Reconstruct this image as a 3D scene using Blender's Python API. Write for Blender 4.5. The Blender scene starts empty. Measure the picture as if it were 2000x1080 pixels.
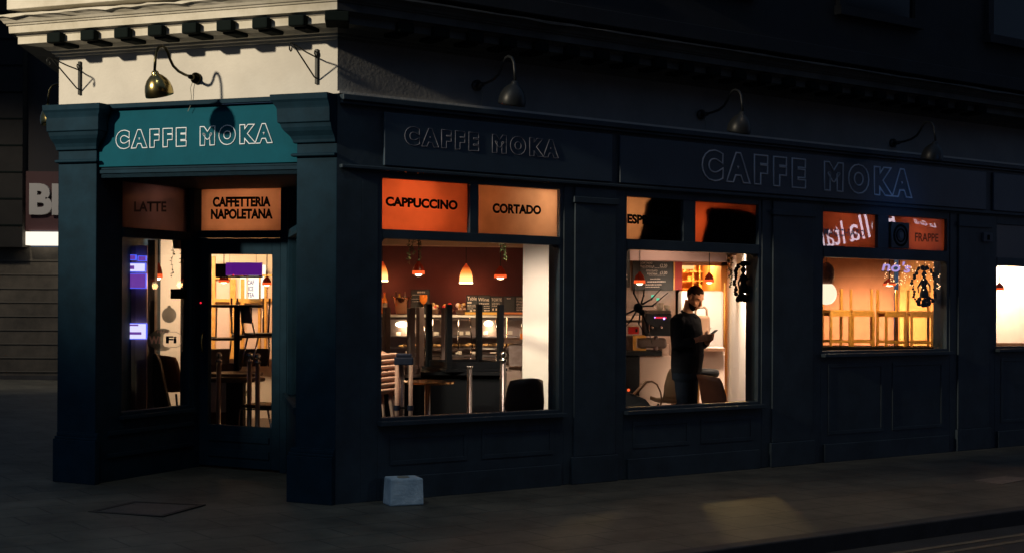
import bpy, bmesh, math, random
from mathutils import Vector, Matrix
random.seed(7)
rad = math.radians
SC = bpy.context.scene
COL = SC.collection

# ------------------------------------------------------------------ camera
FPX = 2778.0            # focal length in photograph pixels (2000 wide)
ROLL = rad(0.3); G = -math.tan(rad(0.6))     # the street falls slightly to the right
PX, PY, EYE = 1000.0, 565.0, 1.85
cd = bpy.data.cameras.new('camera'); cam = bpy.data.objects.new('camera', cd); COL.objects.link(cam)
cd.sensor_width = 36.0; cd.lens = 36.0*FPX/2000.0
cd.shift_y = (PY-540.0)/2000.0
cd.clip_start = 0.1; cd.clip_end = 400
cam.location = (0, 0, EYE); cam.rotation_euler = (math.pi/2, -ROLL, 0)
SC.camera = cam
# ------------------------------------------------------------------ world, night sky
w = bpy.data.worlds.new('World'); SC.world = w; w.use_nodes = True
bg = w.node_tree.nodes['Background']
bg.inputs[0].default_value = (0.38, 0.60, 1.0, 1); bg.inputs[1].default_value = 0.118
SC.view_settings.view_transform = 'Standard'; SC.view_settings.look = 'None'
SC.view_settings.exposure = 0; SC.view_settings.gamma = 1
cy = SC.cycles
cy.use_denoising = True
cy.max_bounces = 7; cy.diffuse_bounces = 3; cy.glossy_bounces = 3; cy.transmission_bounces = 5
cy.transparent_max_bounces = 12; cy.sample_clamp_indirect = 3.0; cy.caustics_refractive = False; cy.caustics_reflective = False

def lamp(name, kind, loc, power, color, radius=0.05, aim=None, cone=60, blend=0.5):
    d = bpy.data.lights.new(name, kind); d.energy = power; d.color = color; d.shadow_soft_size = radius
    o = bpy.data.objects.new(name, d); COL.objects.link(o); o.location = loc
    if kind == 'SPOT':
        d.spot_size = rad(cone); d.spot_blend = blend
    if aim is not None:
        o.rotation_euler = (Vector(aim)-Vector(loc)).to_track_quat('-Z', 'Y').to_euler()
    return o
# the street lamp out of view to the left, behind the camera
lamp('street_light', 'SPOT', (-18.3, -1.9, 10.6), 24000, (1.0, 0.84, 0.60), 0.42, aim=(-3.6, 12.9, 4.45), cone=17, blend=0.8)
# the street lamp over the road on the right
lamp('street_light', 'SPOT', (3.6, 11.2, 9.0), 330, (1.0, 0.78, 0.54), 0.3, aim=(3.2, 11.8, 0), cone=62, blend=1.0)

lamp('street_light', 'SPOT', (-3.0, 7.0, 9.0), 260, (0.88, 0.95, 0.85), 0.5, aim=(-1.6, 10.4, 0), cone=70, blend=1.0)

# ------------------------------------------------------------------ materials
def mat(name, col, rough=0.6, metal=0.0, spec=0.5, var=0.0, vscale=6.0, bump=0.0, bscale=60.0, emit=None, estr=0.0, alpha=None, col2=None):
    m = bpy.data.materials.new(name); m.use_nodes = True
    nt = m.node_tree; b = nt.nodes['Principled BSDF']
    c = (*col, 1)
    b.inputs['Base Color'].default_value = c
    b.inputs['Roughness'].default_value = rough; b.inputs['Metallic'].default_value = metal
    b.inputs['Specular IOR Level'].default_value = spec
    if emit: b.inputs['Emission Color'].default_value = (*emit, 1); b.inputs['Emission Strength'].default_value = estr
    tc = nt.nodes.new('ShaderNodeTexCoord')
    if var or col2:
        n = nt.nodes.new('ShaderNodeTexNoise'); n.inputs['Scale'].default_value = vscale; n.inputs['Detail'].default_value = 8; n.inputs['Roughness'].default_value = 0.65
        nt.links.new(tc.outputs['Object'], n.inputs['Vector'])
        r = nt.nodes.new('ShaderNodeValToRGB'); r.color_ramp.elements[0].position = 0.35; r.color_ramp.elements[1].position = 0.68
        lo = col2 if col2 else tuple(x*(1-var) for x in col)
        hi = col if col2 else tuple(min(1, x*(1+var*0.6)) for x in col)
        r.color_ramp.elements[0].color = (*lo, 1); r.color_ramp.elements[1].color = (*hi, 1)
        nt.links.new(n.outputs['Fac'], r.inputs['Fac']); nt.links.new(r.outputs['Color'], b.inputs['Base Color'])
    if bump:
        n2 = nt.nodes.new('ShaderNodeTexNoise'); n2.inputs['Scale'].default_value = bscale; n2.inputs['Detail'].default_value = 6
        nt.links.new(tc.outputs['Object'], n2.inputs['Vector'])
        bp = nt.nodes.new('ShaderNodeBump'); bp.inputs['Strength'].default_value = bump; bp.inputs['Distance'].default_value = 0.01
        nt.links.new(n2.outputs['Fac'], bp.inputs['Height']); nt.links.new(bp.outputs['Normal'], b.inputs['Normal'])
    return m
def emitter(name, col, s):
    m = bpy.data.materials.new(name); m.use_nodes = True; nt = m.node_tree
    b = nt.nodes['Principled BSDF']; b.inputs['Base Color'].default_value = (0.02, 0.02, 0.02, 1)
    b.inputs['Emission Color'].default_value = (*col, 1); b.inputs['Emission Strength'].default_value = s
    return m
def glass(name, rough=0.0, tint=(0.93, 0.96, 0.95), body=None, ior=1.5, rr=0.25, tmix=0.35):
    """clear pane: Fresnel mix of transparent and glossy; body=(colour) adds a milky film behind the glossy face"""
    m = bpy.data.materials.new(name); m.use_nodes = True; nt = m.node_tree; nt.nodes.clear()
    out = nt.nodes.new('ShaderNodeOutputMaterial'); mix = nt.nodes.new('ShaderNodeMixShader')
    fr = nt.nodes.new('ShaderNodeFresnel'); fr.inputs['IOR'].default_value = ior
    gl = nt.nodes.new('ShaderNodeBsdfGlossy'); gl.inputs['Roughness'].default_value = rough
    if body:
        tl = nt.nodes.new('ShaderNodeBsdfTranslucent'); tl.inputs['Color'].default_value = (*body, 1)
        rf = nt.nodes.new('ShaderNodeBsdfRefraction'); rf.inputs['Color'].default_value = (*body, 1)
        rf.inputs['Roughness'].default_value = rr; rf.inputs['IOR'].default_value = 1.35
        base = nt.nodes.new('ShaderNodeMixShader'); base.inputs[0].default_value = tmix
        tc = nt.nodes.new('ShaderNodeTexCoord'); nz = nt.nodes.new('ShaderNodeTexNoise'); nz.inputs['Scale'].default_value = 2.6; nz.inputs['Detail'].default_value = 7; nt.links.new(tc.outputs['Object'], nz.inputs[0])
        rp = nt.nodes.new('ShaderNodeValToRGB'); rp.color_ramp.elements[0].position = .3; rp.color_ramp.elements[1].position = .7
        rp.color_ramp.elements[0].color = tuple(x*.68 for x in body)+(1,); rp.color_ramp.elements[1].color = tuple(min(1, x*1.08) for x in body)+(1,); nt.links.new(nz.outputs['Fac'], rp.inputs[0]); nt.links.new(rp.outputs[0], tl.inputs['Color'])
        nt.links.new(tl.outputs[0], base.inputs[1]); nt.links.new(rf.outputs[0], base.inputs[2])
    else:
        base = nt.nodes.new('ShaderNodeBsdfTransparent'); base.inputs['Color'].default_value = (*tint, 1)
    geo = nt.nodes.new('ShaderNodeNewGeometry')
    bf = nt.nodes.new('ShaderNodeMath'); bf.operation = 'SUBTRACT'; bf.inputs[0].default_value = 1.0; nt.links.new(geo.outputs['Backfacing'], bf.inputs[1])
    mu = nt.nodes.new('ShaderNodeMath'); mu.operation = 'MULTIPLY'; nt.links.new(fr.outputs[0], mu.inputs[0]); nt.links.new(bf.outputs[0], mu.inputs[1])
    nt.links.new(mu.outputs[0], mix.inputs[0]); nt.links.new(base.outputs[0], mix.inputs[1]); nt.links.new(gl.outputs[0], mix.inputs[2])
    nt.links.new(mix.outputs[0], out.inputs[0])
    return m

M = {}
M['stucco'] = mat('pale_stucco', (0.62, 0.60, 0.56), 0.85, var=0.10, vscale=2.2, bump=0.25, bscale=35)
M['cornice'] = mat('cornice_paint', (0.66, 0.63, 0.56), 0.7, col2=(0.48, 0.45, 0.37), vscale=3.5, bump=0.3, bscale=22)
M['block'] = mat('dark_block', (0.007, 0.011, 0.011), 0.9, spec=0.05)
M['paint'] = mat('dark_blue_paint', (0.007, 0.028, 0.050), 0.7, spec=0.10, var=0.25, vscale=4, bump=0.12, bscale=18)
M['paint_side'] = mat('blue_paint_shade_lift', (0.034, 0.055, 0.078), 0.5, spec=0.42, var=0.3, vscale=3, bump=0.12, bscale=18)  # lighter, glossier copy of the blue paint, lifts the shade on the side face
M['teal'] = mat('teal_sign_paint', (0.003, 0.078, 0.122), 0.7, spec=0.08, var=0.12, vscale=3, bump=0.06, bscale=40)
M['navy'] = mat('navy_sign_paint', (0.040, 0.070, 0.110), 0.42, spec=0.5, var=0.12, vscale=3, bump=0.06)
M['letter'] = mat('letter_white', (0.74, 0.82, 0.95), 0.5)
M['letter_dim'] = mat('letter_side_grey', (0.80, 0.82, 0.90), 0.5)
M['ink'] = mat('letter_black', (0.006, 0.007, 0.009), 0.9, spec=0.0)
M['stucco_side'] = mat('shaded_stucco', (0.24, 0.245, 0.25), 0.85, var=0.2, vscale=1.2, bump=0.25, bscale=35)  # darker copy of the stucco, the side faces' shade is in its colour
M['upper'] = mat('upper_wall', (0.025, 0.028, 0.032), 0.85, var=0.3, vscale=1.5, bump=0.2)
M['glass'] = glass('window_glass')
M['film'] = glass('frosted_film', 0.05, body=(0.92, 0.66, 0.46), rr=.2, tmix=0.3)  # warm light of the room is put into the tint
M['film_orange'] = glass('orange_lit_film', 0.05, body=(0.88, 0.44, 0.27), rr=.3, tmix=0.15)  # orange light behind the pane is painted into the film
M['film_smoke'] = glass('smoked_film', 0.0, body=(0.62, 0.34, 0.25), tmix=0.35)
M['film_dark'] = glass('dark_glass', 0.03, body=(0.07, 0.03, 0.02), tmix=0.5)
M['iron'] = mat('black_iron', (0.02, 0.022, 0.022), 0.5, 0.6)
M['brass'] = mat('aged_brass', (0.42, 0.33, 0.13), 0.22, 1.0, bump=0.05)
M['brass_shaded'] = mat('shaded_lamp_metal', (0.022, 0.025, 0.028), 0.4, .0)  # side lamps' brass darkened in colour to stand for shade
M['brass_dark'] = mat('dark_brass_tube', (0.05, 0.045, 0.025), 0.28, 1.0)
M['wire'] = mat('grey_wire', (0.25, 0.26, 0.22), 0.6)
M['block_paint'] = mat('chalky_block_paint', (0.72, 0.88, 1.0), 0.85, col2=(0.38, 0.52, 0.64), vscale=7, bump=0.9, bscale=26)  # white block: cool light is put into the blue tint
M['chrome'] = mat('chrome', (0.75, 0.68, 0.64), 0.16, 1.0)
M['steel'] = mat('brushed_steel', (0.42, 0.36, 0.36), 0.34, 1.0)
M['black'] = mat('black_plastic', (0.008, 0.009, 0.012), 0.55, spec=.25)
M['blackwood'] = mat('black_table_wood', (0.006, 0.007, 0.010), 0.6, spec=.15)
M['brownwood'] = mat('brown_wood', (0.16, 0.075, 0.04), 0.45, var=0.3, vscale=12)
M['greywood'] = mat('mauve_grey_wood', (0.22, 0.15, 0.14), 0.6, var=0.2)
M['goldwood'] = mat('golden_wood', (0.85, 0.42, 0.09), 0.4, var=0.25, vscale=14)
M['whiteplast'] = mat('cream_plastic', (0.86, 0.56, 0.46), 0.4)
M['navyfab'] = mat('navy_fabric', (0.02, 0.03, 0.08), 0.7)
M['dkchair'] = mat('dark_brown_leather', (0.045, 0.022, 0.018), 0.45)
M['brchair'] = mat('brown_leather', (0.24, 0.10, 0.06), 0.5, var=0.2)
M['wall_dark'] = mat('maroon_wall', (0.075, 0.020, 0.026), 0.75, var=0.25, vscale=2)
M['wall_peach'] = mat('cream_wall', (0.80, 0.68, 0.56), 0.8, var=0.05)
M['wall_white'] = mat('white_wall', (0.86, 0.79, 0.75), 0.8, var=.06, vscale=2)
M['wall_brown'] = mat('brown_wall', (0.46, 0.20, 0.11), 0.8, var=0.15)
M['wall_orange'] = mat('orange_wall', (0.75, 0.33, 0.10), 0.8, var=0.15)
M['ceil'] = mat('ceiling_paint', (0.42, 0.30, 0.25), 0.85)
M['ceil2'] = mat('bulkhead_paint', (0.20, 0.13, 0.13), 0.8)
M['floorin'] = mat('cafe_floor', (0.10, 0.055, 0.04), 0.35, var=0.3)
M['board'] = mat('blackboard', (0.03, 0.03, 0.033), 0.6, var=0.4, vscale=5)
M['chalk'] = mat('chalk', (0.80, 0.66, 0.60), 0.9)
M['tilew'] = mat('cream_tile', (0.75, 0.55, 0.46), 0.3)
M['marble'] = mat('veined_marble', (0.62, 0.50, 0.45), 0.3, col2=(0.35, 0.25, 0.22), vscale=7)
M['cab'] = mat('cabinet_metal', (0.40, 0.30, 0.27), 0.3, 0.8)
M['cabdark'] = mat('cabinet_dark', (0.09, 0.06, 0.055), 0.5)
M['green'] = mat('leaf_green', (0.06, 0.085, 0.03), 0.6, var=0.4, vscale=20)
M['red'] = mat('red_tin', (0.65, 0.02, 0.02), 0.35)
M['redshade'] = mat('red_glass_shade', (0.16, 0.012, 0.01), 0.25, emit=(0.9, 0.06, 0.01), estr=0.05)
M['shade_hot'] = emitter('lit_shade_amber', (1.0, 0.42, 0.10), 2.6)
_m = M['shade_hot']; _nt = _m.node_tree; _tc = _nt.nodes.new('ShaderNodeTexCoord'); _sx = _nt.nodes.new('ShaderNodeSeparateXYZ'); _mr = _nt.nodes.new('ShaderNodeMapRange'); _rp = _nt.nodes.new('ShaderNodeValToRGB')
_mr.inputs['From Max'].default_value = 0.22; _rp.color_ramp.elements[0].color = (2.2, 1.1, .38, 1); _rp.color_ramp.elements[1].color = (.42, .03, .004, 1); _rp.color_ramp.elements[0].position = .3; _rp.color_ramp.elements[1].position = .95
_e = _rp.color_ramp.elements.new(.62); _e.color = (1.5, .38, .06, 1)
_nt.links.new(_tc.outputs['Object'], _sx.inputs[0]); _nt.links.new(_sx.outputs[2], _mr.inputs[0]); _nt.links.new(_mr.outputs[0], _rp.inputs[0]); _nt.links.new(_rp.outputs[0], _nt.nodes['Principled BSDF'].inputs['Emission Color']); _nt.nodes['Principled BSDF'].inputs['Emission Strength'].default_value = 1.2
M['shade_rim'] = emitter('lit_shade_red', (1.0, 0.10, 0.02), 1.3)
M['bulb'] = emitter('bulb', (1.0, 0.78, 0.50), 7)
M['amber'] = emitter('amber_strip', (1.0, 0.36, 0.03), 1.0)
M['amber2'] = emitter('amber_strip_dim', (1.0, 0.18, 0.02), 0.55)
M['lightbox'] = emitter('lightbox', (1.0, 0.90, 0.74), 1.5)
M['screen_w'] = emitter('screen_white', (0.72, 0.66, 1.0), 1.3)
M['screen_p'] = emitter('screen_purple', (0.22, 0.06, 0.50), 0.75)
M['neon_b'] = emitter('neon_blue', (0.07, 0.12, 1.0), 1.3)
M['purple'] = mat('purple_sign', (0.20, 0.02, 0.42), 0.5, emit=(0.16, 0.015, 0.36), estr=0.55)
M['sign_white'] = emitter('lit_sign_letters', (0.92, 0.82, 1.0), 12)
M['led_r'] = emitter('led_red', (1, 0.02, 0.05), 1.0)
M['led_b'] = emitter('led_blue', (0.3, 0.25, 1), 6)
M['skin'] = mat('skin', (0.62, 0.30, 0.18), 0.55)
M['hair'] = mat('hair', (0.022, 0.010, 0.006), 0.95, spec=.1)
M['shirt'] = mat('black_shirt', (0.007, 0.008, 0.012), 0.95, spec=.08, bump=1.0, bscale=9)
M['trouser'] = mat('dark_jeans', (0.008, 0.012, 0.022), 0.95, spec=.08)
M['foodA'] = mat('pastry', (0.72, 0.42, 0.18), 0.6, var=0.3)
M['paper'] = mat('paper_label', (0.9, 0.78, 0.68), 0.6)
M['orange_juice'] = mat('orange_drink', (0.85, 0.20, 0.02), 0.2, emit=(1, 0.2, 0.02), estr=0.25)
def vinyl(name, c, a):
    m = bpy.data.materials.new(name); m.use_nodes = True; nt = m.node_tree; nt.nodes.clear()
    o = nt.nodes.new('ShaderNodeOutputMaterial'); mx = nt.nodes.new('ShaderNodeMixShader'); tr = nt.nodes.new('ShaderNodeBsdfTransparent'); df = nt.nodes.new('ShaderNodeBsdfTranslucent'); df.inputs[0].default_value = (*c, 1)
    mx.inputs[0].default_value = a; nt.links.new(tr.outputs[0], mx.inputs[1]); nt.links.new(df.outputs[0], mx.inputs[2]); nt.links.new(mx.outputs[0], o.inputs[0]); return m
M['decal'] = vinyl('grey_vinyl', (.4, .45, .42), .55); M['decal_w'] = vinyl('white_vinyl', (.9, .85, .8), .35)
M['decal_old'] = mat('grey_vinyl', (0.30, 0.34, 0.32), 0.7)

def brickmat(name, c1, c2, mortar, scale, bw, bh, rough=0.85, msize=0.02, bump=0.4, rot=0.0, vec='Object'):
    m = bpy.data.materials.new(name); m.use_nodes = True; nt = m.node_tree; b = nt.nodes['Principled BSDF']
    tc = nt.nodes.new('ShaderNodeTexCoord'); mp = nt.nodes.new('ShaderNodeMapping'); mp.inputs['Rotation'].default_value[2] = rot
    br = nt.nodes.new('ShaderNodeTexBrick'); br.inputs['Color1'].default_value = (*c1, 1); br.inputs['Color2'].default_value = (*c2, 1)
    br.inputs['Mortar'].default_value = (*mortar, 1); br.inputs['Scale'].default_value = scale
    br.inputs['Brick Width'].default_value = bw; br.inputs['Row Height'].default_value = bh; br.inputs['Mortar Size'].default_value = msize
    nt.links.new(tc.outputs[vec], mp.inputs[0]); nt.links.new(mp.outputs[0], br.inputs[0])
    n = nt.nodes.new('ShaderNodeTexNoise'); n.inputs['Scale'].default_value = 1.3; n.inputs['Detail'].default_value = 9; n.inputs['Roughness'].default_value = 0.7
    nt.links.new(tc.outputs[vec], n.inputs[0])
    mx = nt.nodes.new('ShaderNodeMix'); mx.data_type = 'RGBA'; mx.blend_type = 'MULTIPLY'; mx.inputs[0].default_value = 0.85
    rp = nt.nodes.new('ShaderNodeValToRGB'); rp.color_ramp.elements[0].position = .33; rp.color_ramp.elements[1].position = .68
    rp.color_ramp.elements[0].color = (.35, .36, .37, 1); rp.color_ramp.elements[1].color = (1.45, 1.4, 1.32, 1)
    nt.links.new(n.outputs['Fac'], rp.inputs[0])
    nt.links.new(br.outputs['Color'], mx.inputs[6]); nt.links.new(rp.outputs[0], mx.inputs[7]); nt.links.new(mx.outputs[2], b.inputs['Base Color'])
    b.inputs['Roughness'].default_value = rough
    bp = nt.nodes.new('ShaderNodeBump'); bp.inputs['Strength'].default_value = bump; bp.inputs['Distance'].default_value = 0.01; bp.invert = True
    nt.links.new(br.outputs['Fac'], bp.inputs['Height']); nt.links.new(bp.outputs[0], b.inputs['Normal'])
    return m
A_R = rad(36.0); A_L = rad(23.5)
M['paving'] = brickmat('paving_slabs', (0.100, 0.102, 0.088), (0.088, 0.090, 0.078), (0.05, 0.051, 0.047), 1.0, 0.62, 0.42, 0.65, 0.010, rot=-A_R)
M['asphalt'] = mat('asphalt', (0.035, 0.036, 0.038), 0.7, var=0.3, vscale=3, bump=0.5, bscale=90)
M['kerb'] = mat('kerb_stone', (0.05, 0.05, 0.052), 0.8, var=0.3, vscale=4, bump=0.2)
M['line'] = mat('road_line_paint', (0.16, 0.14, 0.10), 0.7, var=0.4, vscale=6)
M['tiles'] = brickmat('wall_tiles', (0.70, 0.50, 0.42), (0.66, 0.47, 0.40), (0.30, 0.20, 0.17), 1.0, 0.24, 0.24, 0.35, 0.008)

# ------------------------------------------------------------------ geometry helpers
def shz(p):                      # the whole street falls by G to the right
    return Vector((p[0], p[1], p[2] + G*p[0]))
class Frame:
    def __init__(s, o, u, n): s.o = Vector((o[0], o[1], 0)); s.u = Vector((u[0], u[1], 0)); s.n = Vector((n[0], n[1], 0))
    def pt(s, a, b, z): return shz(s.o + s.u*a + s.n*b + Vector((0, 0, z)))
def ray(px, py):
    x = (px-PX)/FPX; y = -(py-PY)/FPX
    c, s = math.cos(ROLL), math.sin(ROLL)
    return Vector((x*c - y*s, 1.0, x*s + y*c))
def at(px, py, Y):               # level coordinates (before the fall G)
    d = ray(px, py)*Y
    return Vector((d.x, Y, EYE + d.z - G*d.x))
def onf(F, px, py, n=0.0):       # where the sight line meets the plane n of a frame: (s, z)
    d = ray(px, py); o = F.o + F.n*n
    t = o.dot(F.n)/Vector((d.x, d.y, 0)).dot(F.n)
    p = d*t
    return (Vector((p.x, p.y, 0))-o).dot(F.u), EYE + p.z - G*p.x
CX, CY = -1.4915, 12.08
FR = Frame((CX, CY), (math.cos(A_R), math.sin(A_R)), (math.sin(A_R), -math.cos(A_R)))
FL = Frame((CX, CY), (-math.cos(A_L), math.sin(A_L)), (-math.sin(A_L), -math.cos(A_L)))

class MB:
    def __init__(s): s.v = []; s.f = []; s.mi = []; s.k = 0
    def add(s, vs, fs):
        o = len(s.v); s.v += [Vector(p) for p in vs]; s.f += [[i+o for i in f] for f in fs]; s.mi += [s.k]*len(fs)
    def hexa(s, p):              # 8 points: bottom 4 then top 4
        s.add(p, [(0, 3, 2, 1), (4, 5, 6, 7), (0, 1, 5, 4), (1, 2, 6, 5), (2, 3, 7, 6), (3, 0, 4, 7)])
    def box(s, x0, x1, y0, y1, z0, z1):
        s.hexa([(x0, y0, z0), (x1, y0, z0), (x1, y1, z0), (x0, y1, z0), (x0, y0, z1), (x1, y0, z1), (x1, y1, z1), (x0, y1, z1)])
    def fbox(s, F, a0, a1, n0, n1, z0, z1):
        s.hexa([F.pt(a0, n0, z0), F.pt(a1, n0, z0), F.pt(a1, n1, z0), F.pt(a0, n1, z0), F.pt(a0, n0, z1), F.pt(a1, n0, z1), F.pt(a1, n1, z1), F.pt(a0, n1, z1)])
    def rings(s, rs, cap=True, close=True):
        n = len(rs[0]); vs = [p for r in rs for p in r]; fs = []
        for i in range(len(rs)-1):
            for j in range(n if close else n-1):
                k = (j+1) % n; fs.append((i*n+j, i*n+k, (i+1)*n+k, (i+1)*n+j))
        if cap: fs.append(tuple(range(n))[::-1]); fs.append(tuple((len(rs)-1)*n+j for j in range(n)))
        s.add(vs, fs)
    def tube(s, pts, r, seg=10, flat=1.0, up=None):
        pts = [Vector(p) for p in pts]; rr = r if isinstance(r, (list, tuple)) else [r]*len(pts)
        rs = []; px = None
        for i, p in enumerate(pts):
            d = (pts[min(i+1, len(pts)-1)]-pts[max(i-1, 0)]).normalized()
            if px is None:
                ref = Vector(up) if up else (Vector((0, 0, 1)) if abs(d.z) < 0.9 else Vector((1, 0, 0)))
                px = ref.cross(d).normalized()
            else: px = (px - d*px.dot(d)).normalized()
            py = d.cross(px)
            ra = rr[i] if isinstance(rr[i], (list, tuple)) else (rr[i], rr[i]*flat)
            rs.append([p + px*math.cos(2*math.pi*k/seg)*ra[0] + py*math.sin(2*math.pi*k/seg)*ra[1] for k in range(seg)])
        s.rings(rs)
    def lathe(s, prof, c=(0, 0, 0), seg=20, cap=False):
        c = Vector(c)
        s.rings([[c+Vector((math.cos(2*math.pi*k/seg)*r, math.sin(2*math.pi*k/seg)*r, z)) for k in range(seg)] for r, z in prof], cap=cap)
    def ball(s, c, r, seg=14, rz=None, n=8):
        rz = rz or r
        s.lathe([(max(1e-4, r*math.sin(math.pi*i/n)), -rz*math.cos(math.pi*i/n)) for i in range(n+1)], c, seg)
    def prism(s, poly, z0, z1):   # poly of (x,y)
        n = len(poly); s.add([(x, y, z0) for x, y in poly]+[(x, y, z1) for x, y in poly],
              [tuple(range(n))[::-1], tuple(range(n, 2*n))]+[(i, (i+1) % n, n+(i+1) % n, n+i) for i in range(n)])
    def build(s, name, m, parent=None, world=False, smooth=False, bevel=0.0, loc=None, wn=False):
        me = bpy.data.meshes.new(name)
        off = Vector((0, 0, 0))
        if world and parent: off = parent_world(parent)
        if loc is not None: off = Vector(loc)
        me.from_pydata([p-off for p in s.v], [], s.f)
        for mm in (m if isinstance(m, list) else [m]): me.materials.append(mm)
        for i, p in enumerate(me.polygons): p.material_index = s.mi[i]; p.use_smooth = smooth
        bm = bmesh.new(); bm.from_mesh(me); bmesh.ops.recalc_face_normals(bm, faces=bm.faces); bm.to_mesh(me); bm.free()
        o = bpy.data.objects.new(name, me); COL.objects.link(o)
        if parent: o.parent = parent
        if loc is not None: o.location = loc
        if bevel:
            b = o.modifiers.new('bevel', 'BEVEL'); b.width = bevel; b.segments = 2; b.limit_method = 'ANGLE'; b.angle_limit = rad(40)
        return o
def parent_world(p):
    v = Vector((0, 0, 0))
    while p: v += p.location; p = p.parent
    return v
def tag(o, label, cat, group=None, kind=None):
    if label: o['label'] = label
    if cat: o['category'] = cat
    if group: o['group'] = group
    if kind: o['kind'] = kind
    return o
def thing(name, label, cat, loc=(0, 0, 0), rz=0.0, group=None, fall=True):
    o = bpy.data.objects.new(name, None); COL.objects.link(o); o.empty_display_size = 0.1
    l = Vector(loc); o.location = shz(l) if fall else l; o.rotation_euler = (0, 0, rz)
    return tag(o, label, cat, group)
def dup(root, loc, rz=None, label=None, fall=True):
    r = root.copy(); COL.objects.link(r); l = Vector(loc); r.location = shz(l) if fall else l
    if rz is not None: r.rotation_euler = (0, 0, rz)
    if label: r['label'] = label
    for ch in list(root.children):
        c = ch.copy(); COL.objects.link(c); c.parent = r
        for g in ch.children:
            d = g.copy(); COL.objects.link(d); d.parent = c
    return r

def text_mesh(txt, bold=0.02, outline=0.0, extrude=0.0, shear=0.0, spacing=1.0, size=1.0, line=1.0):
    cu = bpy.data.curves.new('t', 'FONT'); cu.body = txt; cu.size = size; cu.offset = bold; cu.shear = shear
    cu.space_character = spacing; cu.align_x = 'CENTER'; cu.resolution_u = 4; cu.space_line = line
    if outline: cu.fill_mode = 'NONE'; cu.bevel_depth = outline; cu.bevel_resolution = 1
    else: cu.extrude = extrude
    o = bpy.data.objects.new('t', cu); COL.objects.link(o)
    dg = bpy.context.evaluated_depsgraph_get(); dg.update()
    me = bpy.data.meshes.new_from_object(o.evaluated_get(dg))
    bpy.data.objects.remove(o); bpy.data.curves.remove(cu)
    return me
def put_text(name, txt, fmap, m, parent, **k):
    """fmap maps (u,v,w): u,v in 0..1 over the lettering's box, w thickness in metres, to world"""
    me = text_mesh(txt, **k)
    xs = [v.co.x for v in me.vertices]; ys = [v.co.y for v in me.vertices]
    x0, x1, y0, y1 = min(xs), max(xs), min(ys), max(ys)
    off = parent_world(parent) if parent else Vector((0, 0, 0))
    sc_ = k.get('size', 1.0)
    for v in me.vertices:
        v.co = fmap((v.co.x-x0)/(x1-x0), (v.co.y-y0)/(y1-y0), v.co.z) - off
    me.materials.clear(); me.materials.append(m); me.name = name
    o = bpy.data.objects.new(name, me); COL.objects.link(o)
    if parent: o.parent = parent
    return o
def fmap_px(F, xl, xr, yt_l, yb_l, yt_r, yb_r, n, thick=1.0):
    """letters on plane n of a frame, box given by photograph pixels (left top/bottom, right top/bottom)"""
    a, zt = onf(F, xl, yt_l, n); _, zb = onf(F, xl, yb_l, n); b, zt2 = onf(F, xr, yt_r, n); _, zb2 = onf(F, xr, yb_r, n)
    def f(u, v, w_):
        s = a+(b-a)*u; z = (zb+(zt-zb)*v)*(1-u) + (zb2+(zt2-zb2)*v)*u
        return F.pt(s, n+w_*thick, z)
    return f

# ------------------------------------------------------------------ ground
OUT = Frame((CX, CY), (math.cos(A_R), math.sin(A_R)), (math.sin(A_R), -math.cos(A_R)))
KN = 3.10
mb = MB()
mb.add([FR.pt(-60, KN, 0), FR.pt(60, KN, 0), FR.pt(60, -60, 0), FR.pt(-60, -60, 0)], [(0, 1, 2, 3)])
tag(mb.build('pavement', M['paving']), None, None, kind='structure')
mb = MB(); mb.fbox(FR, -60, 60, KN, KN+0.14, -0.30, 0.004)
tag(mb.build('kerb', M['kerb'], bevel=0.012), None, None, kind='structure')
mb = MB()
mb.add([FR.pt(-60, KN+0.14, -0.13), FR.pt(60, KN+0.14, -0.13), FR.pt(60, 90, -0.13), FR.pt(-60, 90, -0.13)], [(0, 1, 2, 3)])
tag(mb.build('road', M['asphalt']), None, None, kind='structure')
mb = MB()
for a in (0.42, 0.60): mb.add([FR.pt(-60, KN+a, -0.126), FR.pt(60, KN+a, -0.126), FR.pt(60, KN+a+0.06, -0.126), FR.pt(-60, KN+a+0.06, -0.126)], [(0, 1, 2, 3)])
tag(mb.build('road_marking', M['line']), None, None, kind='structure')
# manhole cover, set in the pavement in front of the doorway
mc = at(290, 995, 1.0)
def ground(px, py):
    d = ray(px, py); t = EYE/-(d.z - G*d.x); return Vector((d.x*t, d.y*t, 0))
q = [ground(172, 999), ground(262, 979), ground(402, 987), ground(318, 1010)]
c = sum(q, Vector())/4
t = thing('manhole_cover', 'rectangular metal cover with a dark rim set in the pavement before the doorway', 'manhole cover', c)
mb = MB()
for i in range(4):
    a, b = q[i]-c, q[(i+1) % 4]-c
    mb.hexa([a*1.0, b*1.0, b*.86, a*.86]+[p+Vector((0, 0, 0.008)) for p in (a*1.0, b*1.0, b*.86, a*.86)])
mb.build('rim', mat('manhole_rim', (0.02, 0.02, 0.02), 0.7), t)
mb = MB(); mb.hexa([p*.855 for p in [x-c for x in q]]+[p*.855+Vector((0, 0, 0.005)) for p in [x-c for x in q]])
mb.build('plate', mat('manhole_plate', (0.075, 0.075, 0.07), 0.6, var=0.3, bump=0.4), t)

q = [ground(1900, 938), ground(1962, 930), ground(2016, 935), ground(1955, 946)]
c = sum(q, Vector())/4
t = thing('inspection_cover', 'pale worn cover in the pavement at the far right', 'manhole cover', c)
mb = MB(); mb.hexa([p-c for p in q]+[p-c+Vector((0, 0, 0.006)) for p in q]); mb.build('plate', mat('pale_cover', (0.22, 0.19, 0.16), 0.7, var=0.3, bump=0.4), t)

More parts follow.
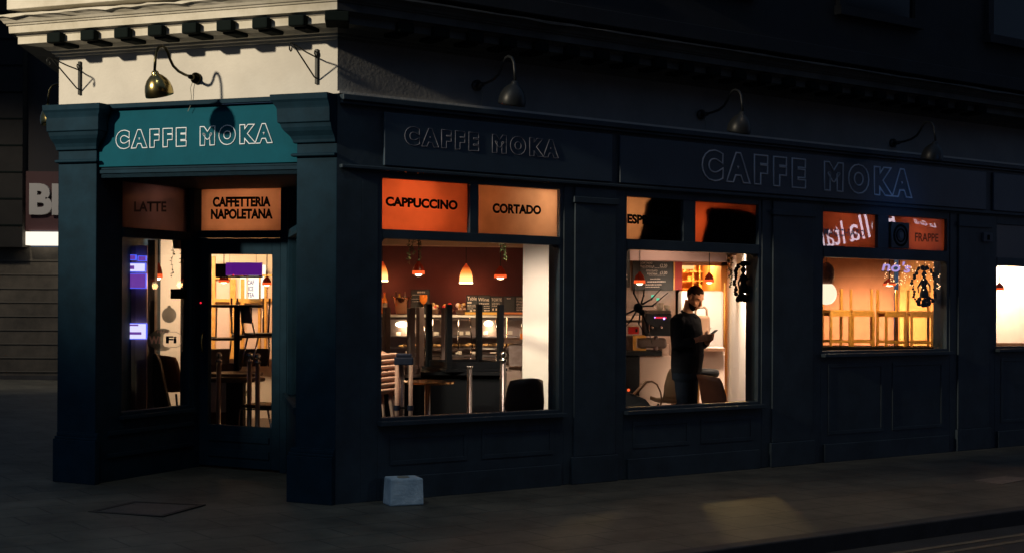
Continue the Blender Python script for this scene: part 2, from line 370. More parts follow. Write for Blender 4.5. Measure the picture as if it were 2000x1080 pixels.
# ------------------------------------------------------------------ the cafe building
BLD = thing('corner_cafe_building', 'corner cafe with pale wall, teal shop sign and lit windows', 'building', (CX, CY, 0))
def bpart(mb, name, m, parent=None, **k): return mb.build(name, m, parent or BLD, world=True, **k)
ZB = 3.487                                     # top of the shopfront
SL = onf(FL, 115, 208)[0]                      # width of the corner face
SR = 16.0
A3 = A_L+rad(60)                               # the third face goes away behind
P3 = FL.o+FL.u*SL
F3 = Frame((P3.x, P3.y), (-math.cos(A3), math.sin(A3)), (-math.sin(A3), -math.cos(A3)))
# pale band walls above the shopfront and dark upper storeys, corner by corner
def ring_wall(z0, z1, n, name, m, th=0.25):
    """continuous wall around the three faces with proper mitres"""
    pts_o = mitre(n); pts_i = mitre(n-th)
    for (i, nm) in ((0, 0), (1, 1), (2, 2)):
        mb = MB(); a, b, c_, d = pts_o[i], pts_o[i+1], pts_i[i+1], pts_i[i]
        mb.hexa([shz((p.x, p.y, z0)) for p in (a, b, c_, d)]+[shz((p.x, p.y, z1)) for p in (a, b, c_, d)])
        bpart(mb, name, m[i] if isinstance(m, list) else m)
def mitre(n):
    """plan points of the outline offset outwards by n: far right, corner, left corner, far back"""
    def isect(A, B):
        p1, d1, p2, d2 = A.o+A.n*n, A.u, B.o+B.n*n, B.u
        den = d1.x*d2.y-d1.y*d2.x; t = ((p2.x-p1.x)*d2.y-(p2.y-p1.y)*d2.x)/den
        return p1+d1*t
    return [FR.o+FR.u*SR+FR.n*n, isect(FR, FL), isect(FL, F3), F3.o+F3.u*8+F3.n*n]
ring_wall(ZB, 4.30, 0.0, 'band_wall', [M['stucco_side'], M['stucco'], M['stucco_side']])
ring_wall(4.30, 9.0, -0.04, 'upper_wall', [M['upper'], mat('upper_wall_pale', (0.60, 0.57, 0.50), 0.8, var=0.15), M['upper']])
# cornice swept round the corners
prof = [(0.0, 3.945), (0.03, 3.945), (0.035, 3.965), (0.06, 3.97), (0.065, 3.99), (0.10, 3.995), (0.14, 4.02), (0.325, 4.022), (0.33, 4.022), (0.33, 4.085), (0.34, 4.09), (0.35, 4.105), (0.36, 4.11),
        (0.40, 4.112), (0.405, 4.175), (0.42, 4.178), (0.425, 4.19), (0.44, 4.195), (0.455, 4.215), (0.48, 4.235), (0.51, 4.245), (0.51, 4.262), (0.44, 4.275), (0.0, 4.32)]
rr = [mitre(n) for n, z in prof]
M['cornice_side'] = mat('shaded_cornice', (0.13, 0.13, 0.125), 0.9, spec=.1, var=.3, vscale=3)  # shade of the unlit faces painted in as a darker cornice
for k in range(3):
    mb = MB()
    # subdivide along the run so weathering can chip the lip
    N = 40 if k == 1 else 60
    rows = []
    for i, (n, z) in enumerate(prof):
        a, b = rr[i][k], rr[i][k+1]; row = []
        for j in range(N+1):
            p = a+(b-a)*(j/N); dz = 0.0
            if i >= 19: dz = 0.0015*math.sin(j*0.9+k)+random.uniform(-.004, .004) - (0.010 if random.random() < .10 else 0)
            row.append(shz((p.x, p.y, z+(dz if 0 < j < N else 0))))
        rows.append(row)
    vs = [p for r in rows for p in r]; W = N+1
    mb.add(vs, [(i*W+j, i*W+j+1, (i+1)*W+j+1, (i+1)*W+j) for i in range(len(prof)-1) for j in range(N)])
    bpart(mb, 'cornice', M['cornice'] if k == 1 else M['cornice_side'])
def modillion(F, s, wd=0.15, n1=0.405):
    mb = MB(); mb.fbox(F, s-wd/2, s+wd/2, 0.332, n1, 4.0, 4.092)
    mb.fbox(F, s-wd/2+.012, s+wd/2-.012, 0.12, 0.3315, 3.985, 4.021)
    return bpart(mb, 'modillion', M['block'], bevel=0.014)
for px_, py_ in ((104, 73), (170, 68), (236, 63), (302, 57), (369, 53), (437, 48), (507, 43), (578, 38)):
    s, z = onf(FL, px_, py_, 0.40); modillion(FL, s, 0.155)
mb = MB()
c0 = mitre(0.10)[1]; c1 = mitre(0.40)[1]; bx = (c1-c0).normalized(); by = Vector((-bx.y, bx.x, 0))
mb.hexa([shz(p+Vector((0, 0, 4.018))) for p in (c0-by*.10, c1-by*.10, c1+by*.10, c0+by*.10)]+[shz(p+Vector((0, 0, 4.1035))) for p in (c0-by*.10, c1-by*.10, c1+by*.10, c0+by*.10)])
bpart(mb, 'modillion', M['block'], bevel=0.012)
for i in range(1, 24): modillion(FR, 0.08+0.36*i, 0.155)
# upper storey details on the corner face: a lower string course and window surrounds
mo = mitre(0.42)
for k_, mm_ in ((0, M['upper']), (1, M['cornice']), (2, M['upper'])):
    mi_ = mitre(-.04); mb = MB(); P_ = (mo[k_], mo[k_+1], mi_[k_+1], mi_[k_])
    for z0_, z1_ in ((4.325, 4.47),): mb.hexa([shz((p.x, p.y, z0_)) for p in P_]+[shz((p.x, p.y, z1_)) for p in P_])
    bpart(mb, 'upper_ledge', mm_, bevel=.006)
for i in range(5):
    mb = MB(); s0 = 1.0+i*2.7
    mb.fbox(FR, s0-.12, s0+1.32, -0.04, 0.06, 4.95, 5.05); mb.fbox(FR, s0-.1, s0, -.04, 0.02, 5.05, 7.2); mb.fbox(FR, s0+1.2, s0+1.3, -.04, .02, 5.05, 7.2); mb.fbox(FR, s0, s0+1.2, -0.04, 0.0, 6.1, 6.16)
    o = bpart(mb, 'upper_window', M['upper'])
    mb = MB(); mb.fbox(FR, s0, s0+1.2, -0.04, -0.02, 5.05, 6.1); mb.fbox(FR, s0, s0+1.2, -0.04, -0.02, 6.16, 7.1)
    mb.build('pane', mat('dark_pane', (0.01, 0.012, 0.016), 0.1), o, world=True)

# ---- right face: windows as (left, right, y of the top edge, transom bottom, pane top, pane bottom) measured at the left edge
WN = -0.055                                    # glass plane
WIN = [dict(x0=742, x1=1088, yt=348, ytb=448, yp=466, yb=815, div=(913, 930), cen=((742, 348), (742, 815))),
       dict(x0=1219, x1=1476, yt=384, ytb=467, yp=487, yb=795, div=(1329, 1353)),
       dict(x0=1602, x1=1844, yt=413, ytb=480, yp=502, yb=685, div=(1709, 1730)),
       dict(x0=1941, x1=2150, yt=438, ytb=503, yp=519, yb=676, div=(2045, 2060))]
ZWT = 0
for W in WIN:
    W['s0'], W['zt'] = onf(FR, W['x0'], W['yt'], WN); W['s1'] = onf(FR, W['x1'], W['yt'], WN)[0]
    W['ztb'] = onf(FR, W['x0'], W['ytb'], WN)[1]; W['zp'] = onf(FR, W['x0'], W['yp'], WN)[1]; W['zb'] = onf(FR, W['x0'], W['yb'], WN)[1]
    W['d0'] = onf(FR, W['div'][0], W['yt'], WN)[0]; W['d1'] = onf(FR, W['div'][1], W['yt'], WN)[0]
ZWT = sum(W['zt'] for W in WIN[:3])/3; ZTB = sum(W['ztb'] for W in WIN[:3])/3; ZP = sum(W['zp'] for W in WIN[:3])/3
print('window z', [(round(W['zt'], 3), round(W['ztb'], 3), round(W['zp'], 3), round(W['zb'], 3), round(W['s0'], 2), round(W['s1'], 2)) for W in WIN])
TH = -0.24
e = 0.045
ZO = 0
ZO = max(W['zt'] for W in WIN)+e
# solid wall between, below and above openings
edges = [0.24]
for W in WIN: edges += [W['s0']-e, W['s1']+e]
edges += [SR]
for i in range(0, len(edges), 2):
    mb = MB(); a, b = edges[i], edges[i+1]
    mb.fbox(FR, a, b, TH, 0.0, 0.0, ZO)
    if i > 0:                                   # pilaster applied to the pier
        m_ = (b-a)*0.16 if b-a < 1.5 else 0.15; b2 = min(b, a+0.75) if b-a > 1.5 else b
        mb.fbox(FR, a+m_, b2-m_, 0.0, 0.02, 0.26, ZO-0.01); mb.fbox(FR, a+m_-.03, b2-m_+.03, 0.0, 0.035, 0.0, 0.26)
        mb.fbox(FR, a+m_-.025, b2-m_+.025, 0.0, 0.04, ZO-.16, ZO-.10)
    bpart(mb, 'pier', M['paint_side'], bevel=0.006)
mb = MB(); mb.fbox(FR, 0.24, SR, TH, 0.0, ZO, ZB-0.002); bpart(mb, 'lintel', M['paint_side'])
mb = MB()
for a, b in ((0.45, 3.02), (3.12, 8.95), (9.1, SR)): mb.fbox(FR, a, b, 0.0, 0.03, ZO+0.06, ZB-0.12)
fas = bpart(mb, 'fascia', M['navy'], bevel=0.006)
mb = MB(); mb.fbox(FR, 0.02, SR, 0.0, 0.07, ZB-0.055, ZB-0.004); mb.fbox(FR, .02, SR, 0, .045, ZB-.085, ZB-.055); mb.fbox(FR, 0.02, SR, 0.0, 0.05, ZO+0.012, ZO+0.045)
bpart(mb, 'fascia_moulding', M['paint_side'], bevel=0.008)
mb = MB(); mb.fbox(FR, 0.0, SR, 0.0, 0.035, ZB, ZB+0.02); bpart(mb, 'lead_flashing', M['stucco'])
for W in WIN:
    mb = MB(); mb.fbox(FR, W['s0']-e, W['s1']+e, TH, 0.0, 0.0, W['zb']-e)
    # raised panel mouldings on the stall riser
    h = W['zb']-e
    if h > .5:
        n = 2; ww = (W['s1']-W['s0'])/n
        for k in range(n):
            a0 = W['s0']+k*ww+.08; a1 = W['s0']+(k+1)*ww-.08
            mb.fbox(FR, a0, a1, 0, .007, .30, .34); mb.fbox(FR, a0, a1, 0, .007, h-.14, h-.10)
            mb.fbox(FR, a0, a0+.04, 0, .007, .34, h-.14); mb.fbox(FR, a1-.04, a1, 0, .007, .34, h-.14)
        mb.fbox(FR, W['s0'], W['s1'], 0.0, 0.03, 0.0, 0.2)
    bpart(mb, 'stall_riser', M['paint_side'], bevel=0.004)
    # frame
    mb = MB(); s0, s1, zt, ztb, zp, zb = W['s0'], W['s1'], W['zt'], W['ztb'], W['zp'], W['zb']
    n0, n1 = -0.11, -0.01
    mb.fbox(FR, s0-e, s0, n0, n1, zb-e, ZO); mb.fbox(FR, s1, s1+e, n0, n1, zb-e, ZO)
    mb.fbox(FR, s0, s1, n0, n1, zt, ZO); mb.fbox(FR, s0, s1, n0, n1, zb-e, zb); mb.fbox(FR, s0, s1, n0, n1+.006, ztb, zp)
    mb.fbox(FR, W['d0'], W['d1'], n0, n1, ztb, zt)
    mb.fbox(FR, s0-e, s1+e, n1, 0.07, zb-e-.02, zb-e+.018)           # sill
    mb.fbox(FR, s0, s1, n1+.007, 0.03, zp-.012, zp+.012) if False else None
    R = 0.05
    for (cx_, sg) in ((s0, 1), (s1, -1)):       # rounded upper corners of the big pane
        pts = [(cx_, zp)]+[(cx_+sg*R*(1-math.sin(k*math.pi/12)), zp-R*(1-math.cos(k*math.pi/12))) for k in range(7)]
        for k in range(1, len(pts)-1):
            P = [pts[0], pts[k], pts[k+1]]
            mb.add([FR.pt(a, n0+.01, z) for a, z in P]+[FR.pt(a, n1-.003, z) for a, z in P], [(0, 1, 2), (3, 4, 5), (1, 2, 5, 4)])
    W['o'] = bpart(mb, 'window', M['paint_side'], bevel=0.004)
    mb = MB(); mb.fbox(FR, s0, s1, WN-.004, WN+.004, zb, zp); mb.build('pane', M['glass'], W['o'], world=True)
def transom(W, i, m):
    a, b = (W['s0'], W['d0']) if i == 0 else (W['d1'], W['s1'])
    mb = MB(); mb.fbox(FR, a, b, WN-.004, WN+.004, W['ztb'], W['zt']); return mb.build('transom_pane', m, W['o'], world=True)
transom(WIN[0], 0, M['film_orange']); transom(WIN[0], 1, M['film'])
transom(WIN[1], 0, M['film']); transom(WIN[1], 1, M['film_orange'])
transom(WIN[2], 0, M['film_smoke']); transom(WIN[2], 1, M['film_smoke'])
for k in (0, 1): transom(WIN[3], k, mat('dark_transom', (0.03, 0.04, 0.06), 0.3))
# lettering on the panes and fascias of the right face
def rlabel(W, txt, xl, xr, tl, bl, tr, br, m=None, n=WN+.006, bold=.025, **k):
    return put_text('lettering', txt, fmap_px(FR, xl, xr, tl, bl, tr, br, n), m or M['ink'], W['o'], bold=bold, **k)
rlabel(WIN[0], 'CAPPUCCINO', 753, 894, 384, 403, 392, 411, bold=.055)
rlabel(WIN[0], 'CORTADO', 962, 1057, 397, 417, 402, 420, bold=.055)
rlabel(WIN[1], 'ESPRESSO', 1225, 1310, 418, 437, 424, 442, bold=.055)
rlabel(WIN[2], 'MACCHIATO', 1609, 1689, 446, 461, 450, 463, m=mat('macchiato_letters', (0.30, 0.34, 0.50), .5), bold=.01)
rlabel(WIN[2], 'FRAPPE', 1787, 1833, 455, 472, 457, 473, m=mat('frappe_letters', (0.06, 0.035, 0.02), .5), bold=.02)
def outline_sign(F, xl, xr, tl, bl, tr, br, n, m, parent, d=0.006, size=0.2, bold=0.0):
    me = put_text('lettering', 'CAFFE MOKA', fmap_px(F, xl, xr, tl, bl, tr, br, n), m, parent, outline=d, size=size, spacing=1.55, bold=bold)
    return me
outline_sign(FR, 790, 1092, 246, 284, 274, 311, 0.032, mat('letter_shaded', (.16, .17, .23), .5), fas, d=.004, size=.22, bold=.018)  # letters greyed, the dim side light is in their colour
outline_sign(FR, 1370, 1782, 290, 353, 331, 389, 0.032, M['letter_dim'], fas, d=.010, size=.46, bold=.034)

# ---- corner face: pilasters, sign, recessed entrance
sp0 = 0.0; sp1 = onf(FL, 578, 600)[0]           # right pilaster
sq0 = onf(FL, 187, 600)[0]; sq1 = SL            # left pilaster
def pilaster(a, b, inner):
    mb = MB(); mb.fbox(FL, a, b, -0.22, 0.0, 0.0, ZB-0.004)
    if a == 0.0:                                # corner post also wraps the right face
        pass
    o = bpart(mb, 'pilaster', M['paint'], bevel=0.008)
    # plinth and capital stand proud of the shaft
    d = 0.05
    mb = MB(); A0 = a-0.0 if a == 0 else a-d; B0 = b+d if a == 0 else b
    mb.fbox(FL, A0, B0, 0.0, 0.06, 0.0, 0.40); mb.fbox(FL, A0, B0-.01, 0.0, 0.05, 0.40, 0.425); mb.fbox(FL, A0, B0-.02, 0.0, 0.035, 0.425, 0.46)
    mb.fbox(FL, A0, B0-.03, 0.0, 0.02, 0.46, 0.47)
    mb.build('plinth', M['paint'], o, world=True, bevel=0.006)
    mb = MB()
    def stack(pr):
        rs = []
        for z, nn, dd in pr:
            aa = a if a == 0 else a-dd; bb = b+dd if a == 0 else b+dd*.3
            rs.append([FL.pt(aa, 0.0, z), FL.pt(bb, 0.0, z), FL.pt(bb, nn, z), FL.pt(aa, nn, z)])
        mb.rings(rs)
    stack([(2.955, .03, .02), (2.962, .045, .035), (2.978, .045, .035), (2.985, .03, .02)])
    stack([(3.07, .012, .01), (3.075, .03, .02), (3.10, .035, .025), (3.13, .05, .04), (3.17, .085, .075), (3.20, .10, .095), (3.235, .108, .105), (3.24, .125, .12), (3.36, .13, .125), (3.375, .135, .13), (3.41, .15, .155), (3.43, .165, .165), (3.478, .17, .17)])
    mb.build('capital', M['paint'], o, world=True, bevel=0.008)
    return o
pilaster(sp0, sp1, 1); pilaster(sq0, sq1, -1)
# corner post behind (fills between corner pilaster and the right face wall)
mb = MB(); pm = mitre(0.0); pi_ = mitre(-0.22)
mb.hexa([shz((p.x, p.y, 0)) for p in (FR.pt(0, 0, 0), FR.pt(0.24, 0, 0), FR.pt(0.24, TH, 0), FL.pt(0.02, -0.22, 0))]+[shz((p.x, p.y, ZB-.006)) for p in (FR.pt(0, 0, 0), FR.pt(0.24, 0, 0), FR.pt(0.24, TH, 0), FL.pt(0.02, -.22, 0))])
bpart(mb, 'corner_post', M['paint_side'])
# sign board between the capitals
zs0 = onf(FL, 380, 322, -0.03)[1]
print('sign z', zs0, 'pilasters', sp1, sq0, SL)
mb = MB(); mb.fbox(FL, sp1, sq0, -0.12, -0.03, zs0, ZB-.045); sg = bpart(mb, 'sign_board', M['teal'])
mb = MB(); mb.fbox(FL, sp1+.12, sq0-.12, -0.02, 0.03, ZB-.045, ZB-.006); bpart(mb, 'fascia_moulding', M['paint'], bevel=.004)
put_text('lettering', 'CAFFE MOKA', fmap_px(FL, 226, 534, 255, 293, 240, 281, -0.026), M['letter'], sg, outline=.0055, size=.22, spacing=1.55, bold=.018)
mb = MB(); mb.fbox(FL, sp1, sq0, -0.20, -0.05, zs0-.10, zs0-.002); mb.fbox(FL, sp1, sq0, -.05, -.035, zs0-.06, zs0-.03); bpart(mb, 'entrance_lintel', M['paint'])
# recess plan
DN = None
Bp = ground(390, 911); DNn = (Bp-FL.o).dot(FL.n)
print('door plane n', DNn)
FD = Frame((FL.o+FL.n*DNn).to_2d(), FL.u.to_2d(), FL.n.to_2d())
Ag = FL.o+FL.u*sq0+FL.n*(-0.06)
dB = onf(FD, 388, 700)[0]; Bw = FD.o+FD.u*dB
uS = (Ag-Bw).normalized(); nS = Vector((-uS.y, uS.x, 0))
if nS.y > 0: nS = -nS
FS = Frame(Bw.to_2d(), uS.to_2d(), nS.to_2d()); LS = (Ag-Bw).length      # splayed left window wall
dE = onf(FD, 560, 700)[0]; Ew = FD.o+FD.u*dE; Eg = FL.o+FL.u*(sp1-.0)+FL.n*(-.06)
uE = (Eg-Ew).normalized(); nE = Vector((uE.y, -uE.x, 0))
if nE.x > 0: nE = -nE
FE = Frame(Ew.to_2d(), uE.to_2d(), nE.to_2d()); LE = (Eg-Ew).length
# left splayed window
def shop_window(F, s0, s1, zb, zp, ztb, zt, a, b, label_open, m_top, ztop, names=('window',)):
    """wall piece from a to b with a window s0..s1"""
    mb = MB(); mb.fbox(F, a, b, -0.16, 0.0, 0.0, zb-e); mb.fbox(F, a, s0-e, -.16, 0, zb-e, ztop); mb.fbox(F, s1+e, b, -.16, 0, zb-e, ztop); mb.fbox(F, s0-e, s1+e, -.16, 0, zt+e, ztop)
    mb.fbox(F, a+.1, b-.1, 0, .02, .22, .26); mb.fbox(F, a+.1, b-.1, 0, .02, zb-e-.16, zb-e-.12)
    bpart(mb, 'stall_riser', M['paint'], bevel=.004)
    mb = MB(); n0, n1 = -.10, -.008
    mb.fbox(F, s0-e, s0, n0, n1, zb-e, zt+e); mb.fbox(F, s1, s1+e, n0, n1, zb-e, zt+e); mb.fbox(F, s0, s1, n0, n1, zt, zt+e); mb.fbox(F, s0, s1, n0, n1, zb-e, zb); mb.fbox(F, s0, s1, n0, n1+.006, ztb, zp) if False else mb.fbox(F, s0, s1, n0, n1+.006, zp, ztb)
    mb.fbox(F, s0-e, s1+e, n1, .05, zb-e-.02, zb-e+.015)
    o = bpart(mb, 'window', M['paint'], bevel=.004)
    mb = MB(); mb.fbox(F, s0, s1, -.054, -.046, zb, zp); mb.build('pane', M['glass'], o, world=True)
    mb = MB(); mb.fbox(F, s0, s1, -.054, -.046, ztb, zt); mb.build('transom_pane', m_top, o, world=True)
    return o
ztopR = zs0-.10
n_ = -.05
s1_, zt_ = onf(FS, 233, 359, n_); s0_ = onf(FS, 365, 359, n_)[0]; ztb_ = onf(FS, 300, 449, n_)[1]; zp_ = onf(FS, 300, 467, n_)[1]; zb_ = onf(FS, 300, 797, n_)[1]
LW = shop_window(FS, s0_, s1_, zb_, zp_, ztb_, onf(FS, 300, 359, n_)[1], 0.0, LS, None, glass('latte_film', .05, body=(0.38, 0.30, 0.28), tmix=.15), ztopR)
def slabel(txt, xl, xr, tl, bl, m, **k): return put_text('lettering', txt, fmap_px(FS, xl, xr, tl, bl, tl, bl, -.043), m, LW, **k)
slabel('LATTE', 262, 325, 394, 414, mat('latte_letters', (.02, .012, .01), .6), bold=.03)
# vinyls on the splayed window: wifi logo, bauble, notice
def disc_px(F, cx, cy, rx, ry, n, mbx, seg=28, a0=0, th=.003):
    c_ = [onf(F, cx+rx*math.cos(2*math.pi*k/seg), cy+ry*math.sin(2*math.pi*k/seg), n) for k in range(seg)]
    v = [F.pt(a, n, z) for a, z in c_]+[F.pt(a, n+th, z) for a, z in c_]
    mbx.add(v, [tuple(range(seg)), tuple(range(seg, 2*seg))]+[(i, (i+1) % seg, seg+(i+1) % seg, seg+i) for i in range(seg)])
def rect_px(F, x0, x1, y0, y1, n, mbx, th=.003, r=0):
    P = [(x0, y0), (x1, y0), (x1, y1), (x0, y1)]
    if r:
        P = []
        for cx, cy, a in ((x1-r, y0+r, -90), (x1-r, y1-r, 0), (x0+r, y1-r, 90), (x0+r, y0+r, 180)):
            for k in range(6): t_ = rad(a+18*k); P.append((cx+r*math.cos(t_), cy+r*math.sin(t_)))
    c_ = [onf(F, x, y, n) for x, y in P]; k = len(P)
    v = [F.pt(a, n, z) for a, z in c_]+[F.pt(a, n+th, z) for a, z in c_]
    mbx.add(v, [tuple(range(k)), tuple(range(k, 2*k))]+[(i, (i+1) % k, k+(i+1) % k, k+i) for i in range(k)])
mb = MB()
_P = [(317+25*math.cos(rad(a)), 663+22*math.sin(rad(a))) for a in range(50, 135, 12)]+[(292, 675), (288, 670), (287, 662), (289, 655), (295, 651)]+[(317+25*math.cos(rad(a)), 663+22*math.sin(rad(a))) for a in range(225, 311, 12)]+[(324, 649), (319, 653), (318, 663), (318, 672), (322, 677)]
_q = [onf(FS, x, y, -.043) for x, y in _P]; _k = len(_P)
mb.add([FS.pt(a, -.043, z) for a, z in _q]+[FS.pt(a, -.040, z) for a, z in _q], [tuple(range(_k)), tuple(range(_k, 2*_k))]+[(i, (i+1) % _k, _k+(i+1) % _k, _k+i) for i in range(_k)])
_r = [(352, 652), (354, 658), (354, 668), (351, 675), (344, 678), (322, 677)]
mb.tube([FS.pt(*(lambda t: (t[0], -.041, t[1]))(onf(FS, x, y, -.041))) for x, y in [(324, 649), (344, 648)]+_r], .003, 5)
mb.build('wifi_sticker', M['decal'], LW, world=True)
put_text('lettering', 'Wi', fmap_px(FS, 291, 313, 656, 671, 656, 671, -.032), M['whiteplast'], LW, bold=.04)
put_text('lettering', 'Fi', fmap_px(FS, 324, 345, 656, 670, 656, 670, -.028), M['ink'], LW, bold=.04)
put_text('lettering', 'FREE', fmap_px(FS, 307, 329, 645, 650, 645, 650, -.032), M['whiteplast'], LW, bold=.02)
mb = MB(); disc_px(FS, 330, 615, 14, 15, -.043, mb); disc_px(FS, 330, 599, 3.2, 3, -.039, mb, 12); mb.build('bauble_sticker', M['decal'], LW, world=True)
mb = MB(); rect_px(FS, 333, 364, 564, 583, -.043, mb); mb.build('notice_sticker', M['ink'], LW, world=True)
put_text('lettering', 'CUSTOMER\nSECURITY\nCAMERAS', fmap_px(FS, 337, 360, 566, 581, 566, 581, -.036), M['decal'], LW, bold=.01)
# door
n_ = -.04
d1, _ = onf(FD, 388, 700); d0, _ = onf(FD, 560, 700)
gx1 = onf(FD, 410, 600, n_)[0]; gx0 = onf(FD, 534, 600, n_)[0]; gzt = onf(FD, 470, 497, n_)[1]; gzb = onf(FD, 470, 831, n_)[1]
tzt = onf(FD, 470, 361, n_)[1]; tzb = onf(FD, 470, 451, n_)[1]; tx1 = onf(FD, 393, 400, n_)[0]; tx0 = onf(FD, 553, 400, n_)[0]
dzt = onf(FD, 470, 466, n_)[1]
mb = MB(); mb.fbox(FD, d0, tx0, -.14, 0.005, 0, tzt+.002); mb.fbox(FD, tx1, d1, -.14, .005, 0, tzt+.002); mb.fbox(FD, d0, d1, -.14, .005, tzt+.002, ztopR); mb.fbox(FD, tx0, tx1, -.14, .02, dzt+.006, tzb)
DF = bpart(mb, 'door_frame', M['paint'], bevel=.004)
mb = MB(); mb.fbox(FD, tx0, tx1, n_-.004, n_+.004, tzb, tzt); mb.build('transom_pane', glass('door_film', .05, body=(0.95, 0.66, 0.48), tmix=.25), DF, world=True)
put_text('lettering', 'CAFFETTERIA\nNAPOLETANA', fmap_px(FD, 412, 533, 385, 429, 384, 428, n_+.008), M['ink'], DF, bold=.055, line=.95)
mb = MB(); mb.fbox(FD, tx0+.01, gx0, -.07, -.01, 0.02, dzt); mb.fbox(FD, gx1, tx1-.01, -.07, -.01, .02, dzt); mb.fbox(FD, gx0, gx1, -.07, -.01, gzt, dzt); mb.fbox(FD, gx0, gx1, -.07, -.01, .02, gzb)
mb.fbox(FD, gx0+.02, gx1-.02, -.01, .004, .12, .2); mb.fbox(FD, gx0+.02, gx1-.02, -.01, .004, gzb-.16, gzb-.1)
DOOR = bpart(mb, 'door', M['paint'], bevel=.004)
mb = MB(); mb.fbox(FD, gx0, gx1, n_-.004, n_+.004, gzb, gzt); mb.build('pane', M['glass'], DOOR, world=True)
mb = MB(); hs, hz = onf(FD, 395, 668, 0.03); 
mb.tube([FD.pt(hs, -.005, hz-.10), FD.pt(hs, .035, hz-.085), FD.pt(hs, .05, hz), FD.pt(hs, .035, hz+.085), FD.pt(hs, -.005, hz+.10)], .009, 8)
mb.build('handle', M['brass'], DOOR, world=True, smooth=True)
mb = MB(); ls, lz = onf(FD, 391, 591, .02); mb.ball(FD.pt(ls, .012, lz), .010); mb.build('indicator_lamp', M['led_r'], DF, world=True, smooth=True)
# right return of the entrance, a narrow slit of glass
mb = MB(); mb.fbox(FE, 0.0, LE, -.10, 0, 0, 0.78); mb.fbox(FE, 0, .12, -.10, 0, .78, ztopR); mb.fbox(FE, LE-.1, LE, -.10, 0, .78, ztopR); mb.fbox(FE, .12, LE-.1, -.1, 0, tzt, ztopR); mb.fbox(FE, .12, LE-.1, -.1, .006, dzt, tzb)
mb.fbox(FE, 0.05, LE-.02, 0, .05, .74, .80)
ER = bpart(mb, 'entrance_return', M['paint'], bevel=.004)
mb = MB(); mb.fbox(FE, .12, LE-.1, -.05, -.042, .78, dzt); mb.fbox(FE, .12, LE-.1, -.05, -.042, tzb, tzt); mb.build('pane', M['glass'], ER, world=True)
mb = MB()   # soffit of the recess
for (P, z) in (((FL.pt(sp1, -.05, 0), FL.pt(sq0, -.05, 0), FD.pt(d1+.1, -.1, 0), FD.pt(d0-.1, -.1, 0)), ztopR),):
    mb.add([shz((p.x, p.y, z)) for p in P]+[shz((p.x, p.y, z+.08)) for p in P], [(0, 1, 2, 3), (4, 5, 6, 7), (0, 1, 5, 4), (1, 2, 6, 5), (2, 3, 7, 6), (3, 0, 4, 7)])
bpart(mb, 'recess_soffit', M['paint'])
# third face, solid
mb = MB(); mb.fbox(F3, 0.0, 8, -.22, 0, 0, ZB-.004); bpart(mb, 'rear_side_wall', M['paint'])

# ---- interior shell, parts of the building
ZC = 2.98
def wallseg(p, q, z0, z1, m, name, th=.08, side=1):
    p = Vector((p[0], p[1], 0)); q = Vector((q[0], q[1], 0)); d = (q-p).normalized(); n = Vector((-d.y, d.x, 0))*th*side
    mb = MB(); mb.hexa([shz(x+Vector((0, 0, z0))) for x in (p, q, q+n, p+n)]+[shz(x+Vector((0, 0, z1))) for x in (p, q, q+n, p+n)])
    return bpart(mb, name, m)
YB = 18.8
inner = mitre(-.26)
poly = [FR.pt(.3, -.25, 0), FR.pt(15, -.25, 0), Vector((14, 27, 0)), Vector((-5.3, 27, 0)), F3.pt(.6, -.25, 0), FD.pt(d1, -.15, 0), FD.pt(d0, -.15, 0)]
poly2 = [(p.x, p.y) for p in poly]
def slab(z0, z1, name, m):
    mb = MB(); mb.prism(poly2, z0, z1); mb.v = [shz(p) for p in mb.v]; bpart(mb, name, m)
slab(0.02, 0.10, 'cafe_floor', M['floorin']); slab(ZC, ZC+.1, 'cafe_ceiling', M['ceil'])
XP = at(1420, 600, YB).x
wallseg((F3.pt(.3, -.24, 0).x, F3.pt(.3, -.24, 0).y), (-4.95, YB+.1), .1, ZC, M['wall_peach'], 'side_wall')
# back wall: cream behind the door, maroon behind the counter, tiles behind the machine, opening to the kitchen
x1_ = at(700, 600, YB).x; x2_ = at(1150, 600, YB).x; x3_ = at(1331, 600, YB).x
wallseg((-5.2, YB), (x1_, YB), .1, ZC, M['wall_peach'], 'back_wall')
wallseg((x1_, YB), (x2_, YB), .1, ZC, M['wall_dark'], 'back_wall')
o = wallseg((x2_, YB), (x3_, YB), .1, ZC, M['tiles'], 'tiled_wall')
wallseg((x3_, YB), (XP, YB), 2.2, ZC, M['wall_brown'], 'back_wall'); 
for p, q in (((x3_, YB), (x3_, 21)), ((x3_, 21), (XP, 21)), ((XP, 21), (XP, YB))): wallseg(p, q, .1, 2.6, M['wall_orange'], 'kitchen_wall', side=-1 if p[0] == XP else 1)
lamp('kitchen_light', 'POINT', (at(1372, 530, 19.9).x, 19.7, 2.38), 140, (1.0, .62, .22), .08)
# white partition to the right, running from the back wall to the pier
pe = FR.pt(WIN[1]['s1']+.14, -.25, 0)
wallseg((XP, YB), (pe.x, pe.y), .1, ZC, M['wall_white'], 'partition_wall', side=1)
